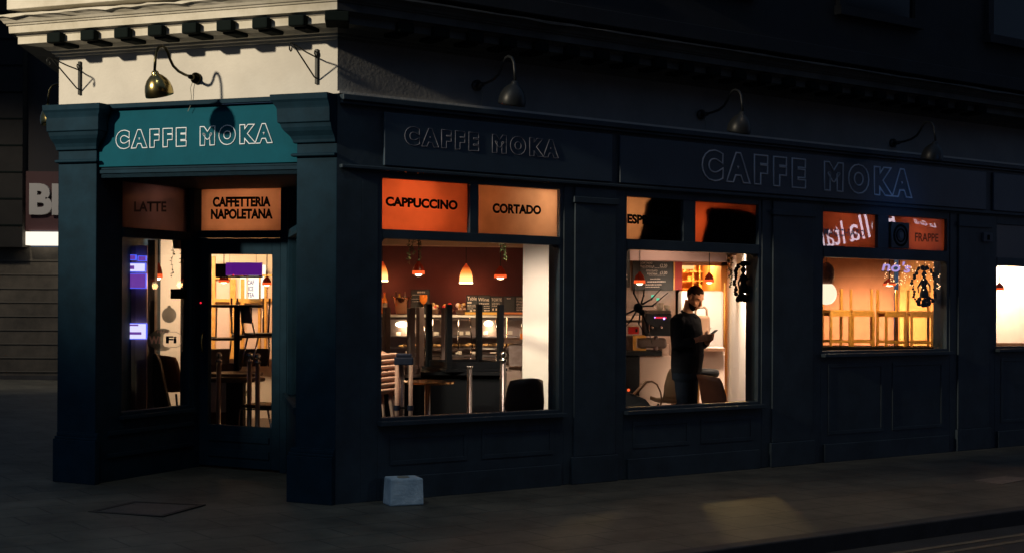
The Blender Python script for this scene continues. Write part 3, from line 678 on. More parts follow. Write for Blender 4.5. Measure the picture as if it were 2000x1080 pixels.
# pier inside the first window and bulkheads
pa, pb = at(1021, 600, 15.2), at(1100, 600, 15.2)
wallseg((pa.x, 15.2), (pb.x, 15.0), .1, ZC, M['wall_white'], 'inner_pier', th=.35)
mb = MB(); b0 = at(700, 478, 17.3); b1 = at(1115, 482, 17.3); mb.hexa([shz(p) for p in ((b0.x, 17.3, b0.z), (b1.x, 17.3, b0.z), (b1.x, 17.6, b0.z), (b0.x, 17.6, b0.z), (b0.x, 17.3, ZC), (b1.x, 17.3, ZC), (b1.x, 17.6, ZC), (b0.x, 17.6, ZC))]); bpart(mb, 'bulkhead', M['ceil'])
b0 = at(1190, 508, 17.9); b1 = at(1420, 512, 17.9)
mb = MB(); mb.hexa([shz(p) for p in ((b0.x, 17.9, b0.z), (b1.x, 17.9, b0.z), (b1.x, 18.4, b0.z), (b0.x, 18.4, b0.z), (b0.x, 17.9, ZC), (b1.x, 17.9, ZC), (b1.x, 18.4, ZC), (b0.x, 18.4, ZC))]); bpart(mb, 'bulkhead', M['ceil2'])
# rooms behind the third and fourth windows
c1_ = at(1560, 600, 19.6); c2_ = at(1746, 600, 19.6); c3_ = at(1880, 600, 19.3)
wallseg((c1_.x, 19.6), (c2_.x, 19.6), .1, ZC, M['wall_brown'], 'back_wall'); wallseg((c2_.x, 19.3), (c3_.x, 19.3), .1, ZC, M['wall_orange'], 'back_wall')
wallseg((XP+.15, YB), (c1_.x, 19.6), .1, ZC, M['wall_brown'], 'back_wall')
wallseg((c3_.x, 19.3), (at(2300, 600, 20.4).x, 20.4), .1, ZC, M['wall_peach'], 'back_wall')
pw = at(1888, 600, 17.4); wallseg((pw.x, 17.4), (c3_.x, 19.3), .1, ZC, M['wall_peach'], 'partition_wall', side=1)

# ------------------------------------------------------------------ interior lights (unseen spots over each wall, some added as fill)
WARM = (1.0, .70, .42); WH = (1.0, .76, .58)
def ilamp(px, py, Y, p, col=WARM, r=.2, aim=None, cone=80, blend=.8):
    a = at(px, py, Y)
    if aim: lamp('unseen_spot', 'SPOT', shz(a), p, col, r, aim=shz(at(*aim)), cone=cone, blend=blend)
    else: lamp('ceiling_light', 'POINT', shz(a), p, col, r)
ilamp(1000, 480, 13.8, 165, WH, aim=(1058, 690, 15.2), cone=78)            # pier in window one
ilamp(775, 480, 13.5, 110, (1, .66, .42), aim=(742, 720, 13.8), cone=50)  # fill added to brighten the cream chair stack
ilamp(850, 470, 17.8, 6, (1, .35, .22), aim=(860, 560, 18.8), cone=120)   # counter wall, red
ilamp(880, 500, 16.3, 75, WARM, aim=(880, 680, 17.4), cone=75)            # counter
ilamp(1405, 470, 16.0, 420, WH, aim=(1450, 640, 16.4), cone=76)           # white partition
ilamp(1290, 470, 17.2, 60, (1, .68, .45), aim=(1290, 610, 18.8), cone=90)
ilamp(1440, 575, 15.4, 12, (1, .62, .36), aim=(1355, 590, 15.8), cone=60, r=.1)  # fill added at head height for the man's face
ilamp(1390, 490, 17.2, 130, WH, aim=(1390, 700, 18.3), cone=80)
ilamp(330, 450, 17.2, 130, WH, aim=(335, 620, 18.8), cone=90)
ilamp(470, 460, 17.2, 150, (1, .62, .33), aim=(470, 600, 18.8), cone=100)
def tlamp(F, px, py, back, p, col, dx=0, cone=75):                        # unseen spot added to light the film of an upper pane
    s_, z_ = onf(F, px, py, -.05); a = F.pt(s_+dx, -.05-back, 2.93); lamp('unseen_spot', 'SPOT', a, p, col, .3, aim=F.pt(s_, -.05, z_+.08), cone=min(cone, 72), blend=1)
tlamp(FR, 800, 410, 1.0, 110, (1, .46, .24), cone=110); tlamp(FR, 960, 415, 1.0, 26, (1, .42, .2), cone=90); tlamp(FR, 1070, 400, .5, 120, WH, cone=75)
tlamp(FR, 1240, 425, .8, 48, (1, .68, .42), cone=80); tlamp(FR, 1365, 450, .7, 30, (1, .42, .2), cone=70)
tlamp(FR, 1655, 450, 1.0, 60, (1, .48, .28), cone=90); tlamp(FR, 1800, 460, 1.0, 62, (1, .5, .25), cone=90)
tlamp(FD, 470, 400, 1.0, 60, (1, .62, .40), cone=90); tlamp(FS, 300, 405, .8, 85, (1, .62, .55), dx=-.1, cone=100)
ilamp(1700, 470, 16.9, 80, (1, .62, .28), aim=(1700, 640, 17.7), cone=90)   # spot added to make the golden chairs glow
ilamp(1700, 575, 18.3, 300, (1, .60, .34), aim=(1690, 700, 19.6), cone=100)  # low spot added for a glow on the brown wall
ilamp(1835, 500, 17.9, 190, (1, .72, .42), aim=(1835, 660, 19.2), cone=80)
ilamp(1990, 480, 18.9, 330, WH, aim=(1990, 620, 20), cone=110)
# ------------------------------------------------------------------ neighbouring shop far left
YN = 27.0
def pbox(mb, x0, x1, y0, y1, Y, d, o=Vector((0, 0, 0)), zf=None):
    """box whose front face covers the photograph rectangle at distance Y, d metres deep; o = thing origin (level)"""
    a = at(x0, y0, Y); b = at(x1, y1, Y); c_ = at((x0+x1)/2, y0, Y); e_ = at((x0+x1)/2, y1, Y)
    z1, z0 = c_.z, (e_.z if zf is None else zf)
    mb.box(a.x-o.x, b.x-o.x, Y-o.y, Y+d-o.y, z0-o.z, z1-o.z)
def org(px, py, Y): return at(px, py, Y)
t0 = org(60, 740, YN); t0.z = 0
NS = thing('shop_building', 'dark boarded shop across the side street with raised letters above a grey roller shutter', 'building', t0)
mb = MB(); pbox(mb, -300, 43, -260, 480, YN-.35, .5, t0); mb.build('boarded_wall', brickmat('dark_boards', (.055, .05, .038), (.045, .042, .032), (.01, .01, .01), 1.0, 6.0, .34, msize=.012, vec='Object'), NS)
for i in range(14):
    mb = MB(); pbox(mb, -300, 43.4, -240+52*i, -237+52*i, YN-.365, .02, t0); mb.build('board_joint', M['block'], NS)
mb = MB(); pbox(mb, 43, 420, -260, 338, YN-.1, .6, t0); mb.build('upper_wall', mat('shop_upper_wall', (.018, .018, .022), .8), NS)
mb = MB(); pbox(mb, 43, 420, 338, 453, YN-.2, .4, t0); sb = mb.build('sign_panel', mat('maroon_sign_panel', (.05, .014, .018), .6), NS)
fB = lambda u, v, w_: shz(Vector((at(58, 400, YN-.25).x+u*(at(118, 400, YN-.25).x-at(58, 400, YN-.25).x), YN-.25+w_, at(85, 420, YN-.25).z+v*(at(85, 359, YN-.25).z-at(85, 420, YN-.25).z))))
put_text('lettering', 'BI', fB, mat('metal_letters', (.42, .42, .42), .5), sb, extrude=.035, bold=.05)
mb = MB(); pbox(mb, 50, 420, 456, 482, YN-.3, .3, t0); mb.build('light_box', emitter('cool_lightbox', (1.0, .88, .72), 1.25), NS)
mb = MB(); pbox(mb, -300, 420, 482.5, 733, YN, .2, t0)
mb.build('roller_shutter', brickmat('shutter_slats', (.19, .175, .14), (.17, .16, .13), (.11, .10, .085), 1.0, 9.0, .30, msize=.01, bump=.8), NS)
for i in range(9):
    mb = MB(); pbox(mb, -300, 420, 508+27*i, 510+27*i, YN-.02, .02, t0); mb.build('shutter_rib', mat('rib', (.12, .11, .09), .6), NS)
mb = MB(); pbox(mb, -300, 420, 733, 748, YN-.06, .2, t0, zf=0.0); mb.build('shop_step', M['kerb'], NS)
lamp('shop_light', 'SPOT', (-9.6, 22.5, 6.5), 520, (1.0, .84, .64), .2, aim=(-9.6, 27, 1.0), cone=75, blend=.9)

# ------------------------------------------------------------------ lamps and brackets on the walls
def wall_lamp(F, s, z, label, lean=14, msh='brass'):
    base = F.pt(s, 0, z)
    t = bpy.data.objects.new('wall_lamp', None); COL.objects.link(t); t.location = base
    tag(t, label, 'wall lamp', 'gooseneck lamps over the shop signs')
    P = lambda n, dz, ds=0: F.pt(s+ds, n, z+dz)
    mb = MB(); mb.tube([P(0, 0), P(.03, 0)], .05, 14); mb.tube([P(.03, 0), P(.11, .0)], [.026, .02], 10); mb.build('mount', (M['brass_dark'] if msh == 'brass' else M[msh]), t, world=True, smooth=True)
    path = [P(.08, 0), P(.18, .008), P(.27, .025), P(.345, .06), P(.39, .11), P(.42, .16), P(.455, .195), P(.50, .205), P(.55, .185), P(.58, .14), P(.592, .07), P(.60, -.02)]
    mb = MB(); mb.tube(path, .0125, 9); mb.build('arm', (M['brass_dark'] if msh == 'brass' else M[msh]), t, world=True, smooth=True)
    ax = (F.n*math.sin(rad(-lean)) + Vector((0, 0, -1))*math.cos(rad(lean))).normalized()
    top = P(.60, -.02); rings = []
    e1 = ax.cross(F.u).normalized(); e2 = ax.cross(e1)
    prof_ = [(.018, 0), (.03, .012), (.032, .03), (.055, .045), (.085, .075), (.108, .115), (.120, .16), (.122, .20), (.119, .215), (.112, .205), (.10, .14), (.07, .08), (.03, .05), (.001, .045)]
    for r, d in prof_: rings.append([top+ax*d+(e1*math.cos(2*math.pi*k/22)+e2*math.sin(2*math.pi*k/22))*r for k in range(22)])
    mb = MB(); mb.rings(rings, cap=True); mb.build('shade', M[msh], t, world=True, smooth=True)
    mb = MB(); mb.tube([P(.02, -.02, .03), P(.03, -.09, .05), P(.02, -.16, .045), P(.012, -.24, .06), P(.01, -.29, .09)], .003, 5); mb.build('cable', M['wire'], t, world=True)
    return t
def sz(F, px, py, n=.60): return onf(F, px, py, n)
s_, z_ = sz(FL, 302, 139); z_ += .02
wall_lamp(FL, s_, z_, 'brass gooseneck lamp in full light on the pale wall above the teal sign', 20)
wall_lamp(F3, 2.42, at(93, 204, 15.6).z+.02, 'brass gooseneck lamp peeping round the far left edge of the building')
for (px_, py_), lb in zip(((1006, 158), (1450, 218), (1827, 276)), ('dim gooseneck lamp on the dark wall nearest the lit corner', 'dim gooseneck lamp on the dark wall above the second ground floor window', 'dim gooseneck lamp with a glinting shade above the last letters of the big dark sign')):
    s_, z_ = sz(FR, px_, py_); wall_lamp(FR, s_, z_+.02, lb, msh='brass_shaded')
def bracket(px, yt, yb, yarm, label, hook=1):
    s, zt = onf(FL, px, yt, .01); zb = onf(FL, px, yb, .01)[1]; za = onf(FL, px, yarm, .01)[1]
    t = bpy.data.objects.new('basket_bracket', None); COL.objects.link(t); t.location = FL.pt(s, 0, zb); tag(t, label, 'bracket', 'iron hanging basket brackets')
    mb = MB(); mb.fbox(FL, s-.014, s+.014, 0, .022, zb, zt); mb.build('plate', M['iron'], t, world=True, bevel=.003)
    P = lambda n, z: FL.pt(s, n, z)
    mb = MB(); mb.tube([P(.02, za), P(.18, za+.018), P(.36, za+.05), P(.42, za+.055), P(.445, za+.03), P(.44, za), P(.42, za-.012), P(.405, za+.004), P(.41, za+.02)], .0065, 7)
    mb.tube([P(.02, za+.0), P(.05, za+.03), P(.045, za+.05), P(.03, za+.045)], .006, 6); mb.build('arm', M['iron'], t, world=True, smooth=True)
    mb = MB(); mb.tube([P(.02, zb+.05), P(.05, zb+.055), P(.38, za+.045)], .0065, 7); mb.build('brace', M['iron'], t, world=True, smooth=True)
bracket(619, 97, 165, 113, 'black iron basket bracket near the lit building corner above the right capital')
bracket(156, 121, 186, 138, 'black iron basket bracket at the left end of the pale wall')
for px_, lb in ((1180, 'black iron bracket lost in the dark on the side wall'),):
    pass

# chalky block on the pavement
g0 = ground(762, 989)
t = thing('painted_block', 'small chalky white block with cool light in its tint standing on the pavement against the shopfront', 'block', g0, rad(24))
mb = MB(); w_, d_, h_ = .305, .20, .232
mb.hexa([(0, 0, 0), (w_, 0, 0), (w_, d_, 0), (0, d_, 0), (.012, .012, h_), (w_-.004, .01, h_-.006), (w_-.012, d_-.01, h_), (.01, d_-.012, h_+.004)])
mb.build('body', M['block_paint'], t, bevel=.012)
mb = MB(); mb.prism([(.09, .05), (.13, .03), (.19, .05), (.20, .12), (.14, .16), (.10, .12)], h_-.002, h_+.005); mb.build('mortar_patch', mat('grey_mortar', (.30, .30, .26), .9), t)

# small sign plate projecting past the last pier
s_, z_ = onf(FR, 1932, 464, .06)
t = bpy.data.objects.new('alarm_plate', None); COL.objects.link(t); t.location = FR.pt(s_, 0, z_); tag(t, 'small pale plate fixed to the dark pier at the right edge', 'plate')
mb = MB(); mb.fbox(FR, s_-.09, s_+.09, 0, .05, z_-.055, z_+.055); mb.build('plate', mat('plate_grey', (.10, .11, .14), .6), t, world=True, bevel=.004)
mb = MB(); mb.fbox(FR, s_-.02, s_+.02, 0.05, .056, z_-.03, z_+.03); mb.build('badge', M['block'], t, world=True)

# ------------------------------------------------------------------ signs across the street, mirrored in the third window
Cq = Vector((0, 0)); NG = WN+.004
camp = Vector((0, 0, 0)); dn = (camp-(FR.o+FR.n*NG)).dot(FR.n)
camr = camp-FR.n*2*dn                                    # the eye mirrored in the glass
def refl(px, py, ND):
    s, z = onf(FR, px, py, NG); q_ = FR.o+FR.u*s+FR.n*NG
    # level z is measured with the fall G; the glass is vertical so heights run on in a straight line
    zq = z+G*q_.x
    d = q_-camr; tt = ((ND-NG)/d.dot(FR.n)); p = q_+d*tt; k = 1+tt
    return Vector((p.x, p.y, EYE+(zq-EYE)*k))
def neon(name, label, txt, bl, br, tr, ND, m, bold, shear=0.0, extrude=0.0, spacing=1):
    """bl, br, tr: pixels in the mirror of text start-bottom, end-bottom, end-top"""
    a, b, c_ = refl(*bl, ND), refl(*br, ND), refl(*tr, ND)
    t = bpy.data.objects.new(name, None); COL.objects.link(t); t.location = a; tag(t, label, 'sign')
    mp = lambda u, v, w_: a+(b-a)*u+(c_-b)*v+FR.n*(-w_)
    put_text('lettering', txt, mp, m, t, bold=bold, shear=shear, spacing=spacing)
    mb = MB(); e_ = (b-a)*.04; f_ = (c_-b)*.15; nn = FR.n
    P = [a-e_-f_, b+e_-f_, b+e_+(c_-b)+f_, a-e_+(c_-b)+f_]
    mb.hexa([p+nn*.03 for p in P]+[p+nn*.12 for p in P]); mb.build('backboard', M['black'], t, world=True)
neon('restaurant_sign', 'large white script word across the street mirrored across the mullion of the third window', 'Bella', (1752, 452), (1658, 474), (1661, 424), 17.0, M['sign_white'], .0, shear=.35)
neon('restaurant_sign', 'large white script word across the street mirrored at the left of the third window', 'Italia', (1652, 477), (1578, 488), (1580, 440), 17.0, M['sign_white'], .0, shear=.35)
neon('restaurant_sign', 'small white script sign across the street mirrored above the drink lettering', 'La Grill', (1829, 445), (1785, 437), (1784, 428), 17.0, M['sign_white'], .0, shear=.3)
bs_, bz_ = onf(FR, 1745, 372, 0); lamp('added_glow', 'SPOT', FR.pt(2.2, 14.5, 3.4), 150, (.62, .85, 1.0), .25, aim=(g0.x+.12, g0.y+.1, .16), cone=3.4, blend=.9); lamp('added_glow', 'SPOT', FR.pt(bs_+1.0, 14.5, 3.2), 900, (.12, .38, 1.0), .3, aim=FR.pt(bs_, 0, bz_-.22), cone=5, blend=1)  # added unseen spots: cool one brightens the block, blue one the big letters
mb = MB()
a_, b_, c_, d_ = refl(1560, 560, 18.2), refl(1990, 560, 18.2), refl(1990, 380, 18.2), refl(1560, 380, 18.2)
t = bpy.data.objects.new('facing_building', None); COL.objects.link(t); fb0 = FR.o+FR.n*19.0+FR.u*9; t.location = (fb0.x, fb0.y, 0); tag(t, 'dark building across the street behind the viewer carrying lit script signs', 'building')
mb.fbox(FR, -14, 30, 18.0, 24.0, 0, 11); mb.build('wall', M['upper'], t, world=True)
for i in range(9):
    mb = MB(); mb.fbox(FR, -12+4.4*i, -10.6+4.4*i, 17.9, 17.995, 4.6, 6.6); mb.build('window', M['block'] if i % 3 else emitter('lit_room', (1, .6, .3), .5), t, world=True)

# ------------------------------------------------------------------ inside the cafe
FZ = 0.10
def it(name, label, cat, px, Y, z=FZ, rz=0.0, group=None):
    p = at(px, 600, Y); return thing(name, label, cat, (p.x, Y, z), rz, group)
def zat(px, py, Y): return at(px, py, Y).z
def pendant(px, yt, yb, hw, Y, kind, label, power=4, lcol=(1, .5, .2)):
    zb, zt = zat(px, yb, Y), zat(px, yt, Y); h = zt-zb; r = hw/FPX*Y
    t = it('pendant_lamp', label, 'pendant lamp', px, Y, zb, group='pendant lamps hanging in the cafe')
    if kind == 'bell':
        pr = [(r*.97, 0), (r, h*.12), (r*.96, h*.35), (r*.80, h*.58), (r*.48, h*.80), (r*.16, h*.94), (.008, h), (.006, h*.97), (r*.15, h*.90), (r*.45, h*.77), (r*.75, h*.56), (r*.9, h*.34), (r*.93, h*.1)]
        mb = MB(); mb.lathe(pr, seg=22); mb.build('shade', M['shade_hot'], t, smooth=True)
        mb = MB(); mb.lathe([(r*1.0, -.006), (r*1.03, .0), (r*1.03, .012), (r*.95, .012), (r*.94, -.004)], seg=22); mb.build('rim', M['bulb'], t, smooth=True)
        mb = MB(); mb.ball((0, 0, h*.42), r*.45); mb.build('bulb', M['bulb'], t, smooth=True)
    else:
        pr = [(r, 0), (r*.98, h*.22), (r*.86, h*.5), (r*.66, h*.72), (r*.35, h*.86), (r*.3, h), (.006, h), (r*.28, h*.84), (r*.6, h*.70), (r*.80, h*.48), (r*.93, h*.2), (r*.95, .005)]
        mb = MB(); mb.lathe(pr, seg=22); mb.build('shade', M['redshade'], t, smooth=True)
        mb = MB(); mb.lathe([(r*1.01, -.004), (r*1.025, 0), (r*1.0, h*.26), (r*.985, h*.25), (r*.99, 0)], seg=22); mb.build('rim', M['shade_rim'], t, smooth=True)
        mb = MB(); mb.ball((0, 0, h*.02), r*.62, rz=h*.20); mb.build('bulb', M['bulb'], t, smooth=True)
    mb = MB(); mb.tube([(0, 0, h*.98), (0, 0, ZC-zb)], .006, 6); mb.build('cord', M['black'], t)
    a = at(px, yb, Y); lamp('pendant_light', 'POINT', shz((a.x, Y, a.z-.06)), power, lcol, .04)
pendant(747, 511, 549, 10.5, 18.45, 'bell', 'glowing amber bell lamp at the left edge of the first big window', 7, (1, .26, .08))
pendant(910, 515, 553, 13, 18.45, 'bell', 'glowing amber bell lamp in the middle of the first big window', 7, (1, .26, .08))
pendant(817, 511, 535, 12, 16.7, 'dome', 'small dark red lamp between the two amber bells', 4)
pendant(977, 520, 542, 12, 16.7, 'dome', 'small dark red lamp left of the white pier', 4)
pendant(309, 514, 542, 8, 16.3, 'dome', 'small crimson lamp behind the wifi window', 2)
pendant(437, 536, 551, 10, 16.8, 'dome', 'small amber lamp left under the purple sign behind the door', 3)
pendant(521, 540, 556, 9, 17.2, 'dome', 'small red lamp on the right inside the door glass', 3)
pendant(1249, 531, 553, 11, 16.2, 'dome', 'small red lamp in front of the chalk menu', 3)
pendant(1385, 532, 551, 9.5, 17.0, 'dome', 'dark red lamp hanging before the kitchen opening', 3)
pendant(1737, 544, 557, 12, 17.8, 'dome', 'wide red lamp above the golden bar chairs', 4)
pendant(1952, 552, 566, 8.5, 18.6, 'dome', 'small red lamp at the right edge of the photo', 3)
for n_pend in ():
    pass

# counter with display cabinet
Yc = 17.2
o_ = at(885, 600, Yc); o_.z = FZ
ct = thing('display_counter', 'glass fronted pastry counter with a pale top along the back of the first room', 'counter', o_)
def cpart(name, m, rects, parent=None, **k):
    mb = MB()
    for (x0, x1, y0, y1, Y, d) in rects: pbox(mb, x0, x1, y0, y1, Y, d, o_)
    return mb.build(name, m, parent or ct, **k)
cpart('counter_top', M['wall_white'], [(700, 1030, 615, 619, Yc-.02, .5)], bevel=.003)
cpart('top_edge', M['cabdark'], [(700, 1030, 619.3, 624, Yc, .45)])
cpart('back_panel', M['cab'], [(700, 1030, 624.3, 700, Yc+.45, .03)])
cpart('shelf', M['steel'], [(700, 1010, 656, 658, Yc+.12, .32)]); cpart('shelf', M['steel'], [(700, 1010, 679, 681, Yc+.08, .36)]); cpart('shelf', M['steel'], [(700, 1010, 692, 695, Yc+.02, .42)])
mb = MB(); mb.box(at(700, 600, Yc).x-o_.x, at(1005, 600, Yc).x-o_.x, 0, .42, 0, zat(850, 696, Yc)-FZ); mb.build('base', M['cabdark'], ct)
cpart('side_panel', M['marble'], [(994, 1030, 673, 716, Yc-.9, .03)]); cpart('side_shelf', M['brownwood'], [(985, 1030, 664, 672, Yc-.95, .5)])
for x, wd in ((785, 13), (954, 9)):
    mb = MB(); a = at(x, 632, Yc+.2); mb.ball((a.x-o_.x, Yc+.2-o_.y, a.z-FZ), wd/FPX*Yc, rz=6/FPX*Yc); mb.build('cabinet_lamp', M['bulb'], ct, smooth=True)
    lamp('cabinet_light', 'POINT', shz((a.x, Yc+.1, a.z-.08)), 2.4, WARM, .05)
for x in (778, 797, 818, 852, 869, 900, 913, 948, 996): cpart('price_card', M['paper'], [(x-7+(x % 5), x+5, 647, 654, Yc+.10, .008)])
for x, wd in ((800, 8), (826, 9), (872, 7), (896, 6), (925, 6), (965, 8)): cpart('price_card', M['paper'], [(x-wd, x+wd, 685, 691, Yc+.02, .008)])
for i, (x, wd) in enumerate(((798, 14), (832, 17), (862, 12), (888, 15), (922, 10), (957, 16), (988, 9))):
    mb = MB()
    for k in range(5):
        a = at(x-wd+wd*2*k/4, 674+random.uniform(-1.5, 1), Yc+.2); mb.ball((a.x-o_.x, .2+random.uniform(-.04, .08), a.z-FZ), .035, rz=.022, seg=8, n=5)
    mb.build('pastry', M['foodA'], ct, smooth=True)
# things standing on the counter top
ztop = zat(880, 614.6, Yc)
def ctop(name, label, cat, px, group=None, dy=.2): p = at(px, 600, Yc+dy); return thing(name, label, cat, (p.x, Yc+dy, ztop+.001), 0, group)
kpx = Yc/FPX
def bottle(px, hpx, rpx, m, label, mcap, Y=None, zb=None, lab=None, group=None):
    Yb = Y or Yc+.2; p = at(px, 600, Yb); k = Yb/FPX
    t = thing('bottle', label, 'bottle', (p.x, Yb, ztop+.001 if zb is None else zb), 0, group)
    h, r = hpx*k, rpx*k
    mb = MB(); mb.lathe([(.001, 0), (r*.95, 0), (r, .01), (r, h*.58), (r*.8, h*.68), (r*.35, h*.78), (r*.33, h*.93), (.001, h*.93)], seg=14); mb.build('glass', m, t, smooth=True)
    mb = MB(); mb.lathe([(.001, h*.931), (r*.4, h*.931), (r*.4, h), (.001, h)], seg=12); mb.build('cap', mcap, t, smooth=True)
    if lab: mb = MB(); mb.lathe([(r*1.02, h*.2), (r*1.02, h*.5)], seg=14); mb.build('label', lab, t)
bottle(751, 41, 5.5, M['orange_juice'], 'orange drink bottle with a bright cap on the counter at the left', M['shade_hot'], lab=M['paper'])
bottle(744, 42, 3.5, M['orange_juice'], 'yellow orange bottle half hidden by the window edge', M['amber'])
t = ctop('ice_bucket', 'copper bucket holding bottles on the counter', 'bucket', 784)
r = 15*kpx; h = 32*kpx
mb = MB(); mb.lathe([(.001, 0), (r*.72, 0), (r, h), (r*1.06, h+.004), (r*1.02, h-.01), (r*.7, .01), (.001, .01)], seg=22); mb.build('body', mat('copper', (.85, .42, .25), .2, 1.0), t, smooth=True)
mb = MB(); mb.tube([(-r, 0, h*.9), (-r*1.35, 0, h*1.05), (-r*1.3, 0, h*1.15)], .006, 6); mb.tube([(r, 0, h*.9), (r*1.35, 0, h*1.05), (r*1.3, 0, h*1.15)], .006, 6); mb.build('handle', M['brass'], t, smooth=True)
bottle(773, 30, 3.2, mat('dark_bottle', (.10, .04, .02), .15), 'dark bottle neck standing in the copper bucket at the left', M['chrome'], zb=ztop+.09)
bottle(780, 26, 4, mat('gold_bottle', (.75, .40, .06), .2, emit=(1, .4, .05), estr=.2), 'golden bottle standing in the copper bucket', M['brass'], zb=ztop+.09)
bottle(791, 29, 2.6, mat('clear_bottle', (.30, .24, .22), .1), 'thin grey bottle in the copper bucket at the right', M['chrome'], zb=ztop+.09)
t = ctop('cocktail_glass', 'orange goblet on a thin stem on the counter', 'glass', 827)
mb = MB(); mb.lathe([(.001, .12), (.02, .125), (.05*.9, .16), (.05, .20), (.046, .235), (.001, .235)], seg=16); mb.build('bowl', M['orange_juice'], t, smooth=True)
mb = MB(); mb.tube([(0, 0, .004), (0, 0, .125)], .004, 6); mb.lathe([(.001, 0), (.035, 0), (.035, .004), (.001, .008)], seg=14); mb.build('stem', M['chrome'], t, smooth=True)
for px_, wd, lb in ((849, 9, 'shallow basket with a small figurine on the counter at the left'), (874, 11, 'basket of fruit on the counter behind the table legs'), (901, 12, 'wide woven basket of pastries on the counter at the right')):
    t = ctop('basket', lb, 'basket', px_, 'baskets on the counter'); r = wd*kpx
    mb = MB(); mb.lathe([(.001, 0), (r*.7, 0), (r*1.1, .055), (r*1.15, .06), (r*.65, .012), (.001, .012)], seg=18); mb.build('bowl', M['brownwood'], t, smooth=True)
    for k in range(9):
        mb = MB(); mb.ball((random.uniform(-.6, .6)*r, random.uniform(-.5, .4)*r, .06+random.uniform(0, .07)), random.uniform(.018, .032), seg=8, n=6); mb.build('fruit', random.choice([M['foodA'], M['goldwood'], M['whiteplast'], M['red'], M['foodA']]), t, smooth=True)
def chalkboard(x0, x1, y0, y1, Y, label, texts, rows=(), parent=None, frame=M['black'], d=.02, group='chalkboards'):
    p = at((x0+x1)/2, y1, Y); t = thing('chalkboard', label, 'chalkboard', (p.x, Y, p.z), 0, group); o2 = Vector((p.x, Y, p.z))
    mb = MB(); pbox(mb, x0, x1, y0, y1, Y, d, o2); mb.build('board', M['board'], t)
    mb = MB(); q = 1.0
    for rc in ((x0-q, x1+q, y0-q, y0), (x0-q, x1+q, y1, y1+q), (x0-q, x0, y0, y1), (x1, x1+q, y0, y1)): pbox(mb, *rc, Y-.006, d, o2)
    mb.build('frame', frame, t)
    for (tx, a, b, c_, e_) in texts:
        A, B = at(a, c_, Y), at(b, e_, Y)
        mp = lambda u, v, w_: shz(Vector((A.x+(B.x-A.x)*u, Y-.004, B.z+(A.z-B.z)*v)))
        put_text('lettering', tx, mp, M['chalk'], t, bold=.0)
    if rows:
        mb = MB()
        for (a, b, y, hh) in rows:
            x = a
            while x < b:
                w2 = random.uniform(1.0, 3.2); x2 = min(b, x+w2); pbox(mb, x, x2, y+random.uniform(-.2, .2), y+hh, Y-.004, .003, o2); x = x2+random.uniform(.5, 1.1)
        mb.build('chalk_lines', M['chalk'], t)
    return t
chalkboard(803, 838, 566, 612, Yc+.3, 'dark board with faint chalk lines behind the copper bucket', [], [(806, 822, 575, 1), (815, 830, 569, 3), (804, 825, 583, .8), (806, 820, 588, .8), (810, 824, 604, .8)], d=.01)
chalkboard(912, 932, 577, 609, Yc+.05, 'small chalkboard with a bold white heading standing on the counter', [('Table', 913, 931, 579, 586)], [(913, 921, 589, 3), (913, 931, 595, .8), (913, 930, 598, .8), (913, 924, 602, .8), (918, 922, 605, 3), (925, 930, 604, 3)])
chalkboard(934, 957, 577, 609, Yc+.05, 'chalkboard with a white swirl under its heading next to the bold one', [('Wine', 934, 955, 581, 588)], [(936, 955, 592, 1.6), (945, 956, 597, .8), (945, 956, 601, .8), (946, 956, 605, 2)])
chalkboard(959, 981, 579, 610, Yc+.05, 'chalkboard headed with thin capitals in the middle of the row', [('TORTE', 960, 980, 582, 588)], [(961, 976, 591, .7), (961, 977, 594, .7), (961, 973, 597, .7), (962, 964, 602, 4), (968, 973, 602, 4)])
chalkboard(984, 1005, 579, 610, Yc+.05, 'nearly empty chalkboard second from the white pier', [], [(990, 998, 582, 1.4)])
chalkboard(1007, 1030, 579, 610, Yc+.05, 'densely written chalkboard against the white pier', [], [(1009, 1028, 581+3*k, .8) for k in range(9)])
cpart('lit_strip', M['amber'], [(908, 983, 610.2, 614.5, Yc-.01, .1)]); cpart('lit_strip', M['amber2'], [(985, 1030, 611.2, 614.5, Yc-.01, .1)])
# jar by the pier
p = at(1024, 662, Yc-.7)
t = thing('storage_jar', 'glass jar with orange contents beside the white pier', 'jar', (p.x, Yc-.7, zat(1024, 663.5, Yc-.7)))
mb = MB(); mb.lathe([(.001, 0), (.045, 0), (.05, .01), (.05, .13), (.035, .155), (.001, .155)], seg=16); mb.build('glass', mat('jar_glass', (.55, .33, .2), .1), t, smooth=True)
mb = MB(); mb.lathe([(.001, .156), (.037, .156), (.037, .185), (.001, .185)], seg=14); mb.build('lid', M['chrome'], t)
mb = MB(); mb.lathe([(.0515, .01), (.0515, .075)], seg=16); mb.build('contents', M['orange_juice'], t)

